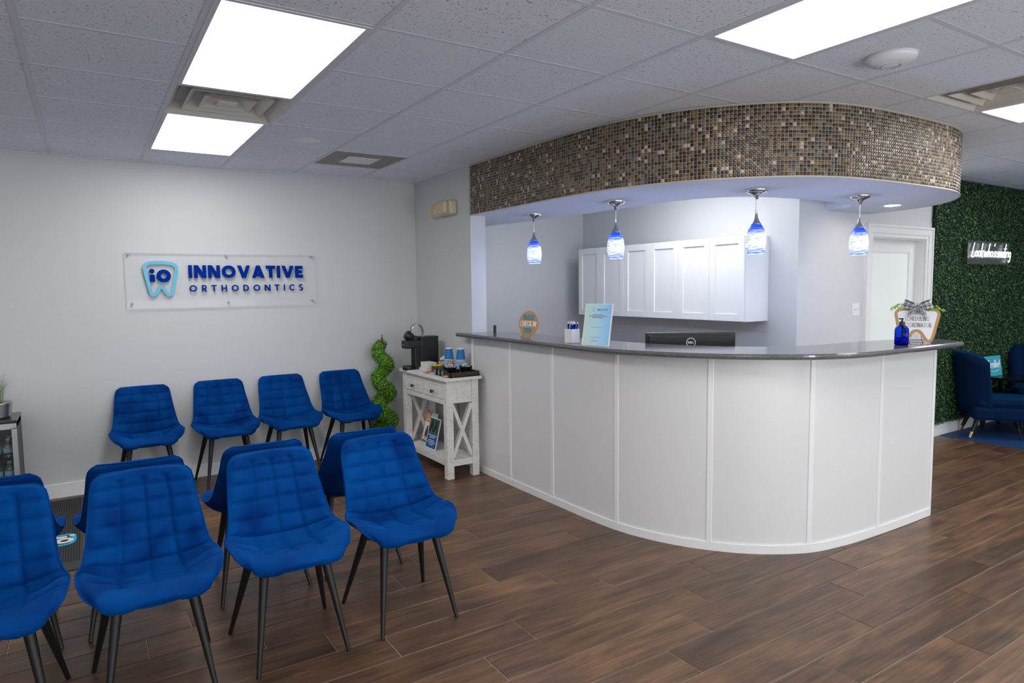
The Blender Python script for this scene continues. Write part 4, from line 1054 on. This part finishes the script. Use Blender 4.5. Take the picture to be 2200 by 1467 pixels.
# ================================================================== COUNTER OBJECTS
ZT = 1.212
t = thing('check_in_sign', 'round tan wooden sign reading PLEASE CHECK IN HERE on a small easel', 'sign')
frame_at(t, (3.075, -1.965, ZT), (.24, -.97, 0), (.12, .03, 1))
circ = lambda r, n=48, cy=0: [(r * math.cos(2 * PI * k / n), cy + r * math.sin(2 * PI * k / n)) for k in range(n)]
obj('disc', MB().prism(circ(.100, cy=.112), -.006, 0), M['wood_sign'], t)
obj('easel', MB().bar((-.04, 0, .02), (-.045, .035, -.006), .012, .006).bar((.04, 0, .02), (.045, .035, -.006), .012, .006).bar((-.05, .004, .02), (.05, .004, .02), .008, .008).bar((0, .004, .02), (0, .004, -.06), .008, .006), pm('easel_rose', (.55, .33, .22), .3, .5), t)
tl = pm('letter_teal', (.05, .35, .5), .4)
obj('line_please', text_mbs('PLEASE', .17, .038, .115, -.055, .142, .004, .62, each=False, shear=.25), tl, t)
obj('line_check_in', text_mbs('CHECK IN', .15, .042, .165, -.086, .090, .004, .62, each=False, shear=.2), M['print_white'], t)
obj('line_here', text_mbs('HERE', .17, .038, .078, -.042, .040, .004, .62, each=False, shear=.25), tl, t)

t = thing('pen_cup', 'square white cup on the counter holding blue and white pens', 'cup', (3.052, -2.565, ZT), .05)
q = .038
obj('cup_box', MB().b2((-q, -q, 0), (q, q, .004)).b2((-q, -q, 0), (-q + .003, q, .1)).b2((q - .003, -q, 0), (q, q, .1)).b2((-q, -q, 0), (q, -q + .003, .1)).b2((-q, q - .003, 0), (q, q, .1)), M['white'], t)
pen0 = None
for k in range(12):
    x = 3.052 + (k % 4 - 1.5) * .014; y = -2.565 + (k // 4 - 1) * .016; rx, ry = (k // 4 - 1) * -.06 + random.uniform(-.02, .02), (k % 4 - 1.5) * .04 + random.uniform(-.02, .02)
    if pen0 is None:
        pen0 = p_ = thing('pen', 'blue and white pen standing in the square white cup', 'pen', (x, y, ZT + .005), 0, 'pens in the white cup')
        obj('barrel', MB().cyl((0, 0, 0), (0, 0, .125), .0055, n=10), M['darkblue'], p_)
        obj('clicker', MB().cyl((0, 0, .125), (0, 0, .14), .0035, n=8).b2((.004, -.003, .09), (.008, .003, .13)), M['white'], p_)
    else: p_ = dup(pen0, (x, y, ZT + .005), random.uniform(0, 3))
    p_.location.z = ZT + .006 + random.uniform(0, .008); p_.rotation_euler = (rx, ry, random.uniform(0, 3))

t = thing('counter_poster', 'leaning clear stand with a pale blue printed notice on the counter', 'sign')
frame_at(t, (2.990, -2.752, ZT + .002), (.31, -.95, 0), (.20, .06, 1))
obj('acrylic_stand', MB().b2((-.006, 0, -.006), (.212, .285, -.003)).b2((-.006, 0, -.08), (.212, .003, .0)), M['acrylic'], t)
pcard = obj('notice', MB().b2((-.098, -.137, -.0015), (.098, .137, .0)), M['aqua'], t); pcard.location = (.104, .143, 0)
obj('notice_border', MB().b2((-.004, 0, -.0035), (.212, .284, -.002)), M['print_white'], t)
obj('line_logo', text_mbs('INNOVATIVE', .22, .011, .078, .094, .238, .0004, .8, each=False), pm('print_teal', (.03, .25, .42), .5), t)
obj('line_logo_small', text_mbs('ORTHODONTICS', .16, .005, .078, .094, .228, .0004, .8, each=False), pm('print_teal2', (.08, .35, .5), .5), t)
obj('tooth_mark', ribbon2([(.062 + (p[0] - .712) * .09, .243 + (p[1] - 1.715) * .09) for p in tp], .0022, 0, .0004), M['lightblue'], t)
obj('notice_print', bars_mb([(.062, .142, .206, .0055), (.035, .172, .196, .0055), (.06, .145, .186, .0055), (.06, .14, .12, .0025), (.055, .145, .055, .0025), (.07, .12, .036, .0025), (.07, .12, .028, .0025)], .0004), pm('print_slate', (.12, .2, .28), .5), t)

tag(obj('black_stand', MB().b2((-.012, -.008, 0), (.012, .008, .062), bev=.003), M['black'], None, (3.22, -1.235, ZT)), 'small upright black device at the far left end of the countertop', 'device')

# monitor behind the counter
t = thing('computer_monitor', 'wide black computer monitor seen from behind, with a round white emblem', 'monitor')
mc = CAM + (F + R * (387 / 1430.23) - U * (0 / 1430.23)) * 4.75
t.location = (3.795, -2.98, .75); t.rotation_euler.z = math.atan2(R0.y, R0.x) - .05
obj('back_shell', MB().b2((-.318, .0, .15), (.318, .022, .524), bev=.008), M['black'], t)
obj('shell_bulge', MB().b2((-.30, -.018, .17), (.30, .004, .505), bev=.014), pm('monitor_back', (.010, .011, .012), .4), t)
obj('vent_slot', MB().b2((-.285, -.0195, .500), (.285, -.014, .506)), M['ventdark'], t)
obj('stand', MB().b2((-.05, -.03, 0), (.05, -.01, .3), bev=.004).b2((-.12, -.1, 0), (.12, .1, .012), bev=.004), M['black'], t)
em = MB().tube([(.031 * math.cos(a), 0, .031 * math.sin(a)) for a in [2 * PI * k / 40 for k in range(40)]], .0024, 8, closed=True)
e_ = obj('emblem', em, M['print_white'], t, (0, -.0190, .452))
mbl = text_mbs('D', .26, .0145, .012, -.021, -.007, .0015, .85)[0]
glyph_mb(glyph('E', .26)[1], .26, .0145, .85, -.0095, -.007, .0015, mb=mbl, shear=.25)
for k, x in enumerate((.001, .0115)): glyph_mb(glyph('L', .26)[1], .26, .0145, .85, x, -.007, .0015, mb=mbl)
mbl.v = [(v[0], -v[2], v[1]) for v in mbl.v]
obj('emblem_letters', mbl, M['print_white'], e_)

# soap bottle
t = thing('pump_bottle', 'cobalt blue glass pump bottle with a black pump, beside the tooth-shaped sign', 'bottle', (4.54, -4.06, ZT))
obj('bottle_body', MB().lathe([(0, 0), (.036, 0), (.041, .006), (.041, .095), (.036, .112), (.022, .124), (.016, .127), (.016, .132)], 32), M['blueglass'], t)
obj('liquid', MB().lathe([(0, .004), (.036, .004), (.037, .05), (0, .05)], 28), pm('soap_liquid', (.0, .02, .35), .2), t)
obj('pump', MB().cyl((0, 0, .128), (0, 0, .15), .0165, n=20).cyl((0, 0, .15), (0, 0, .165), .006).b2((-.035, -.006, .165), (.010, .006, .173), bev=.002), M['black'], t)
obj('dip_tube', MB().cyl((0, 0, .02), (.004, 0, .13), .003, n=8), M['black'], t)

# tooth-shaped coordinator sign
view = (Vector((4.73, -4.04, 0)) - Vector((CAM.x, CAM.y, 0))).normalized(); rt = Vector((view.y, -view.x, 0))
t = thing('tooth_sign', 'tooth-shaped white and wood sign reading SCHEDULING COORDINATOR with a plaid bow', 'sign')
frame_at(t, Vector((4.752, -4.045, ZT + .003)), rt, Vector((view.x * .12, view.y * .12, 1))); t.scale = (.94, .94, .94)
TS = [(-.137, .195), (-.135, .215), (-.118, .235), (-.08, .242), (0, .245), (.08, .242), (.118, .235), (.137, .212), (.137, .185), (.122, .11), (.105, .035), (.09, .008), (.066, .004), (.046, .022), (.018, .066), (0, .074), (-.018, .066), (-.046, .022), (-.066, .004), (-.088, .008), (-.104, .035), (-.122, .11)]
def smoothloop(P, k=4): return [tuple(p) for p in catmull([P[-1]] + P + [P[0], P[1]], k)][k:k + k * len(P)]
tsl = smoothloop(TS, 4)
obj('wood_back', MB().prism(tsl[::-1], -.009, 0), M['wood_sign'], t)
def inset(P, d_):
    out = []; n = len(P)
    for i in range(n):
        a = Vector(P[i - 2]); c = Vector(P[(i + 2) % n]); tt = (c - a).normalized(); out.append((P[i][0] - tt.y * -d_, P[i][1] + tt.x * -d_))
    return out
obj('white_face', MB().prism(inset(tsl, .019)[::-1], 0, .003), M['print_white'], t)
blk = M['ink']
for wtxt, W_, x_, y_ in (('SCHEDULING', .146, -.072, .152), ('COORDINATOR', .166, -.080, .108)):
    mm_ = text_mbs(wtxt, .085, .030, W_, x_, y_, .0008, .5, each=False); mm_.v = [(a, b, c + .003) for a, b, c in mm_.v]
    obj('line_' + wtxt.lower(), mm_, blk, t)
obj('wire_stand', MB().tube([(-.05, .002, .02), (.05, .002, .02), (.05, .018, .012), (-.05, .018, .012)], .0018, 6, closed=True).tube([(-.04, 0, .02), (-.04, 0, -.05), (-.02, .09, -.03), (0, .03, -.02), (.02, .09, -.03), (.04, 0, -.05), (.04, 0, .02)], .0018, 6), M['black'], t)
def ribbon_mesh(path, wd, nrm_axis=Vector((0, 0, 1)), width_dir=None, rep=.03):
    me = bpy.data.meshes.new('ribbon'); vs = []; fs = []; uv = []
    d_ = 0; P_ = [Vector(p) for p in path]; n = len(P_); m_ = 6
    for i, p in enumerate(P_):
        if i: d_ += (p - P_[i - 1]).length
        wv_ = width_dir[i] if isinstance(width_dir, list) else width_dir
        for j in range(m_ + 1): vs.append(p + wv_ * ((j / m_ - .5) * wd)); uv.append((d_ / rep, j / m_ * wd / rep))
    for i in range(n - 1):
        for j in range(m_): fs.append((i * (m_ + 1) + j, i * (m_ + 1) + j + 1, (i + 1) * (m_ + 1) + j + 1, (i + 1) * (m_ + 1) + j))
    me.from_pydata([tuple(v) for v in vs], [], fs); ul = me.uv_layers.new(name='UVMap')
    for l in me.loops: ul.data[l.index].uv = uv[l.vertex_index]
    me.polygons.foreach_set('use_smooth', [True] * len(fs)); me.materials.append(M['plaid']); return me
bow = bpy.data.objects.new('bow', None); 
bowm = []
def loop_path(sx, big=1, drop=0):
    # a puffy loop leaving the knot, rounding over and back; width runs mostly toward the viewer
    P_ = []
    for k in range(17):
        a = 2 * PI * k / 16; r_ = (1 - math.cos(a)) / 2; P_.append((sx * .085 * big * r_, .022 * big * r_ - drop * r_ + .006 * math.sin(a), .012 - .026 * big * math.sin(a)))
    return P_
k0 = ribbon_mesh([(0, .0, .035), (0, .02, .042), (0, .035, .03), (0, .04, .01)], .036, width_dir=Vector((1, 0, 0)))
knot = obj('bow', k0, None, t, (0.0, .235, 0))
for sx, big, drop, zz in ((-1, 1.0, -.006, .0), (1, 1.0, -.006, .0), (-1, .62, .055, .012), (1, .62, .055, .012)):
    o = obj('bow_loop', ribbon_mesh(loop_path(sx, big, drop), .05, width_dir=[Vector((-.35 * sx, 1, .12)) * (.62 + .5 * (1 - math.cos(2 * PI * k / 16)) / 2) for k in range(17)]), None, knot, (0, .012, zz))
o = obj('bow_tail', ribbon_mesh([(0, 0, .03), (.0, -.012, .033), (-.002, -.03, .028)], .034, width_dir=Vector((1, .05, 0))), None, knot)
pts = []
for sx in (-1, 1):
    for k in range(70):
        q = random.random(); p = Vector((sx * (.06 + .10 * q), .255 + random.uniform(-.03, .02) * (1.2 - q) - .03 * q * q + (.01 if sx < 0 else .0), -.002 + random.uniform(0, .012)))
        pts.append((p, Vector((0, .2, 1))))
o = obj('leaf_sprigs', leafcloud(pts, .009, .4), M['sprig'], t); o['kind'] = 'stuff'

# wall switch
t = thing('light_switch', 'white two-gang light switch plate between the cabinets and the door', 'switch', (6.046, -2.88, 1.37))
obj('plate', MB().b2((-.058, -.006, -.057), (.058, 0, .057), bev=.003), M['white'], t)
for x in (-.023, .023): obj('toggle', MB().b2((x - .005, -.016, -.008), (x + .005, -.005, .010)), M['white'], t)

# ================================================================== GREEN WALL
gw = thing('green_wall', 'wall of artificial dark green leaf panels right of the door', 'plant wall', (0, -2.88, 0))
obj('backing', MB().b2((7.365, -.035, .15), (12, 0, CEIL - .01)), M['leaf_dark'], gw)
pts = []; x_hi = 11.95
def rnd(a, b): return random.uniform(a, b)
for k in range(62000):
    x = rnd(7.345, x_hi) if k % 3 else rnd(7.345, 9.6)
    pts.append((Vector((x, -.03 - abs(random.gauss(0, .014)) - .01 * math.sin(x * 23) * math.sin(k), rnd(.13, CEIL - .02))), Vector((0, -1, .25))))
o = obj('foliage', leafcloud(pts, .0125, .6), M['wall_leaf'], gw); o['kind'] = 'stuff'

# neon sign
ns = thing('neon_sign', 'small clear plate with glowing white script lettering on the green wall', 'neon sign', (0, -2.98, 0))
obj('plate', MB().b2((7.90, -.006, 1.79), (8.87, 0, 2.035)), thin('neon_plate', (.8, .8, .76), .22, .35), ns)
def sg_(pts): return pts
def arcp(cx, cy, rx, ry, a0, a1, n=10): return [(cx + rx * math.cos(math.radians(a0 + (a1 - a0) * k / n)), cy + ry * math.sin(math.radians(a0 + (a1 - a0) * k / n))) for k in range(n + 1)]
SC = {'L': (.42, [[(.15, 1), (.02, 0), (.4, .06)]]), 'o': (.32, [arcp(.15, .22, .13, .2, 90, 450, 12)]), 'k': (.36, [[(.1, 1), (.02, 0)], [(.28, .45), (.05, .2), (.3, -.05)]]),
      'w': (.42, [[(.02, .42), (.06, 0), (.2, .35), (.24, 0), (.4, .42)]]), 'h': (.36, [[(.1, 1), (.02, 0), (.08, .3), (.2, .42), (.26, .3), (.26, 0)]]), "'": (.12, [[(.08, 1), (.04, .8)]]),
      's': (.28, [[(.24, .38), (.12, .42), (.06, .3), (.2, .12), (.12, 0), (.0, .05)]]), 'm': (.5, [[(.0, 0), (.04, .4), (.06, .3), (.16, .42), (.2, .0), (.24, .3), (.34, .42), (.4, .3), (.42, 0)]]),
      'i': (.14, [[(.05, .42), (.03, 0), (.12, .04)], [(.08, .62), (.085, .66)]]), 'l': (.16, [[(.12, 1), (.02, .1), (.12, .02)]]), 'n': (.34, [[(0, 0), (.04, .42), (.08, .3), (.2, .42), (.26, .3), (.28, 0)]]),
      'g': (.34, [arcp(.14, .22, .12, .2, 60, 400, 10) + [(.26, .1), (.22, -.35), (.08, -.38), (.02, -.22)]]), ' ': (.1, [])}
x = 7.93; tw = sum(SC[c][0] for c in "Look who's smiling"); kx = .93 / tw
for c in "Look who's smiling":
    wd_, st = SC[c]; mbn = MB()
    for P_ in st:
        P3 = [(x + (p[0] + .18 * p[1]) * kx, -.028, 1.868 + p[1] * .142) for p in P_]
        mbn.tube(P3 if len(P3) > 10 or len(P3) < 3 else catmull(P3, 4), .0036, 6)
    if st: obj('letter', mbn, M['neon'], ns)
    x += wd_ * kx
for x, z in ((7.93, 1.82), (8.84, 1.82), (7.93, 2.01), (8.84, 2.01)): obj('standoff', MB().cyl((x, 0, z), (x, .07, z), .006, n=10), M['chrome'], ns)

# ================================================================== ARMCHAIRS, SIDE TABLE
def armchair(name_label, loc, rz):
    t = thing('accent_armchair', name_label, 'armchair', loc, rz)   # local: faces +x
    # wrap-around back: a curved wall, thick, flaring upward
    mb = MB(); n = 28; ring_o = []; ring_i = []
    for lv in range(9):
        q = lv / 8; z = .27 + q * .60; fl_ = .285 + .05 * q; th_ = .07 + .02 * q
        for k in range(n + 1):
            a = math.radians(100 + 160 * k / n); f = abs(2 * k / n - 1)
            zz = z - (.10 * f ** 4) * q; back = -.06 - .05 * q
            ring_o.append((back + fl_ * math.cos(a) * .95, fl_ * math.sin(a) * .92, zz)); ring_i.append((back + (fl_ - th_) * math.cos(a) * .95 + .01, (fl_ - th_) * math.sin(a) * .92, zz - (.0 if lv < 8 else -.012)))
    W_ = n + 1; o_ = len(ring_o); fs = []
    for j in range(8):
        for i in range(n): a = j * W_ + i; fs += [(a, a + 1, a + W_ + 1, a + W_), (o_ + a, o_ + a + W_, o_ + a + W_ + 1, o_ + a + 1)]
    for i in range(n): a = 8 * W_ + i; fs.append((a, a + 1, o_ + a + 1, o_ + a)); a = i; fs.append((a, o_ + a, o_ + a + 1, a + 1))
    for j in range(8):
        for i in (0, n): a = j * W_ + i; fs.append((a, a + W_, o_ + a + W_, o_ + a) if i == 0 else (a, o_ + a, o_ + a + W_, a + W_))
    obj('backrest', mb.add(ring_o + ring_i, fs, 0, True), M['navyfab'], t)
    obj('seat', MB().b2((-.27, -.27, .20), (.36, .27, .33), bev=.03), M['navyfab'], t)
    obj('seat_cushion', MB().b2((-.24, -.26, .33), (.37, .26, .415), bev=.04), M['navyfab'], t)
    for k in range(7):
        a = math.radians(115 + 130 * k / 6); r_ = .262
        obj('channel', MB().tube([(-.075 + (r_ - .035) * math.cos(a), (r_ - .03) * math.sin(a), .44), (-.105 + r_ * math.cos(a), (r_ + .01) * math.sin(a), .83)], .022, 8), M['navyfab'], t)
    for sx, sy in ((-1, -1), (-1, 1), (1, -1), (1, 1)):
        a_ = Vector((.20 * sx, .14 * sy, .21)); b_ = Vector((.27 * sx, .17 * sy, 0)); m_ = a_.lerp(b_, .72)
        lg = obj('leg', MB().cyl(a_, m_, .024, .017), M['blackleg'], t); obj('ferrule', MB().cyl(m_, b_, .0168, .012), M['brass'], lg)
    return t
armchair('dark navy velvet wrap-back armchair with gold-tipped legs, nearest the counter', (8.08, -3.24, 0.006), math.radians(-52))
armchair('dark navy velvet armchair beyond the side table, cut by the right picture edge', (9.08, -3.28, 0.006), math.radians(205))
t = thing('side_table', 'black side table between the two navy armchairs', 'table', (8.58, -3.2, .006))
obj('tabletop', MB().b2((-.24, -.24, .545), (.24, .24, .575), bev=.004), pm('black_gloss', (.008, .008, .009), .12), t)
for sx in (-1, 1):
    for sy in (-1, 1): obj('leg', MB().b2((.2 * sx - .02, .2 * sy - .02, 0), (.2 * sx + .02, .2 * sy + .02, .545)), M['blackleg'], t)
obj('lower_shelf', MB().b2((-.2, -.2, .12), (.2, .2, .14)), M['blackleg'], t)
t = thing('smile_sign', 'leaning teal acrylic sign reading Smile! on the black side table', 'sign')
frame_at(t, (8.27, -3.06, .584), (1, -.12, 0), (-.02, .16, 1))
obj('sign_plate', MB().b2((0, 0, -.006), (.30, .22, 0), bev=.002), M['teal'], t)
obj('line_smile', text_mbs('Smile!', .16, .085, .24, .03, .09, .001, 1, each=False, shear=.1), M['print_white'], t)
obj('smile_curve', MB().tube([(x_, .05 + (x_ - .15) ** 2 * 2.2, .001) for x_ in [.06 + .018 * k for k in range(11)]], .003, 6), M['print_white'], t)

# ================================================================== DRINKS COOLER, PLANT
fx0, fx1, fy0, fy1 = -.79, -.285, -.48, -.08
t = thing('drinks_cooler', 'small glass-fronted drinks cooler at the left picture edge', 'cooler', (0, 0, 0))
obj('cabinet', MB().b2((fx0, fy0 + .03, 0), (fx0 + .025, fy1, .70)).b2((fx1 - .025, fy0 + .03, 0), (fx1, fy1, .70)).b2((fx0, fy1 - .02, 0), (fx1, fy1, .70)).b2((fx0, fy0 + .03, 0), (fx1, fy1, .08)).b2((fx0, fy0 + .03, .66), (fx1, fy1, .70)), M['black'], t)
obj('top_panel', MB().b2((fx0 - .004, fy0, .70), (fx1 + .004, fy1, .715), bev=.003), pm('cooler_top', (.04, .04, .042), .15), t)
dr = obj('door_frame', MB().b2((fx0, fy0, .08), (fx0 + .03, fy0 + .03, .66)).b2((fx1 - .03, fy0, .08), (fx1, fy0 + .03, .66)).b2((fx0, fy0, .655), (fx1, fy0 + .03, .695)).b2((fx0, fy0, .06), (fx1, fy0 + .03, .10)), M['steel'], t)
obj('door_glass', MB().b2((fx0 + .03, fy0 + .008, .10), (fx1 - .03, fy0 + .012, .655)), M['doorglass'], dr)
SHV = (.10, .265, .43)
for z in SHV[1:]: obj('shelf', MB().b2((fx0 + .026, fy0 + .05, z - .006), (fx1 - .026, fy1 - .03, z)), M['black'], t)
t2 = thing('price_tag', 'small yellow tag on the top edge of the drinks cooler door', 'tag', (fx1 - .155, fy0 - .002, .63))
obj('card', MB().b2((-.02, -.002, 0), (.02, 0, .04)), M['yellow'], t2)
bot0 = None
blab = [pm('bottle_label', (.35, .6, .75), .5), pm('bottle_label_pink', (.6, .25, .4), .5)]
for r_, z in enumerate(SHV):
    for k in range(3):
        for dd in range(2):
            x = fx1 - .062 - k * .071; y = fy0 + .09 + dd * .1
            lab = 'clear plastic water bottle on the %s cooler shelf' % ('bottom', 'middle', 'top')[r_]; g = 'water bottles on the %s cooler shelf' % ('bottom', 'middle', 'top')[r_]
            if bot0 is None:
                bot0 = b_ = thing('water_bottle', lab, 'bottle', (x, y, z), 0, g)
                obj('bottle_body', MB().lathe([(0, 0), (.028, 0), (.031, .006), (.031, .03), (.029, .034), (.031, .038), (.031, .085), (.028, .105), (.014, .128), (.012, .138)], 20), M['petglass'], b_)
                obj('cap', MB().lathe([(.0135, .132), (.0135, .147), (0, .148)], 14), M['white'], b_)
                lw = obj('label', MB().lathe([(.0316, .045), (.0316, .080)], 20), blab[0], b_); obj('label_band', MB().lathe([(.0318, .045), (.0318, .052)], 20), blab[1], lw)
            else: b_ = dup(bot0, (x, y, z), k * 1.1 + r_, lab, g)
t = thing('potted_grass', 'ornamental grass in a ribbed silver pot on top of the drinks cooler', 'plant', (-.415, -.30, .715))
pr = []
for k in range(9): pr += [(.088 + .012 * k / 8, .010 + k * .0115), (.095 + .012 * k / 8, .0157 + k * .0115)]
obj('pot', MB().lathe([(0, 0), (.085, 0)] + pr + [(.10, .115), (.09, .11), (.088, .09), (0, .09)], 32), M['steel'], t)
mb = MB()
for k in range(160):
    a = rnd(0, 2 * PI); r0 = rnd(0, .06); ln = rnd(.16, .30); out_ = rnd(.02, .15); p0 = Vector((r0 * math.cos(a), r0 * math.sin(a), .09)); wv = Vector((-math.sin(a), math.cos(a), 0)) * .0022
    vs = []
    for q in range(6):
        f = q / 5; p = p0 + Vector((math.cos(a), math.sin(a), 0)) * out_ * f ** 2 + Vector((0, 0, ln * (f - .25 * f ** 3 * (out_ / .15)))); vs += [p - wv * (1 - f * .9), p + wv * (1 - f * .9)]
    mb.add(vs, [(2 * i, 2 * i + 1, 2 * i + 3, 2 * i + 2) for i in range(5)])
o = obj('grass_blades', mb, M['grassblade'], t); o['kind'] = 'stuff'

# ================================================================== DOOR MAT
t = thing('door_mat', 'black ribbed mat with a white and light blue tooth logo, under the chairs at left', 'mat', (0, 0, 0))
rub = pm('mat_rubber', (.05, .052, .055), .85, var=.3, scale=120, bump=.8, bscale=300)
obj('mat_base', MB().b2((-1.3, -1.74, 0), (.078, -.13, .007), bev=.002), rub, t)
rb = MB(); x = -1.22
while x < .06: rb.b2((x, -1.60, .007), (x + .006, -.17, .009)); x += .014
o = obj('mat_ribs', rb, pm('mat_pile', (.016, .016, .018), .95, var=.5, scale=90), t); o['kind'] = 'stuff'
# logo: tooth lying on its side, crown toward +x
def mat_xy(p, k=.98): return ((p[1] - 1.715) * k - .10, -(p[0] - .712) * k * .9 - 1.165)
lp = [mat_xy(p) for p in tp]
obj('tooth_outline', ribbon2(lp, .026, .009, .011), pm('mat_blue', (.02, .42, .68), .9), t)
mw = pm('mat_white', (.72, .72, .70), .9)
obj('letter', MB().prism(rrect(-.045, -1.108, .034, .016, .012), .009, .0115), mw, t)
obj('letter_dot', MB().prism(rrect(.016, -1.101, .017, .015, .0148), .009, .0115), mw, t)
obj('letter', glyph_mb([('a', .5, .5, .36, .36, 0, 360)], .27, .105, 1, -.078, -1.237, .0025).xf(Matrix.Translation((0, 0, .009))), mw, t)
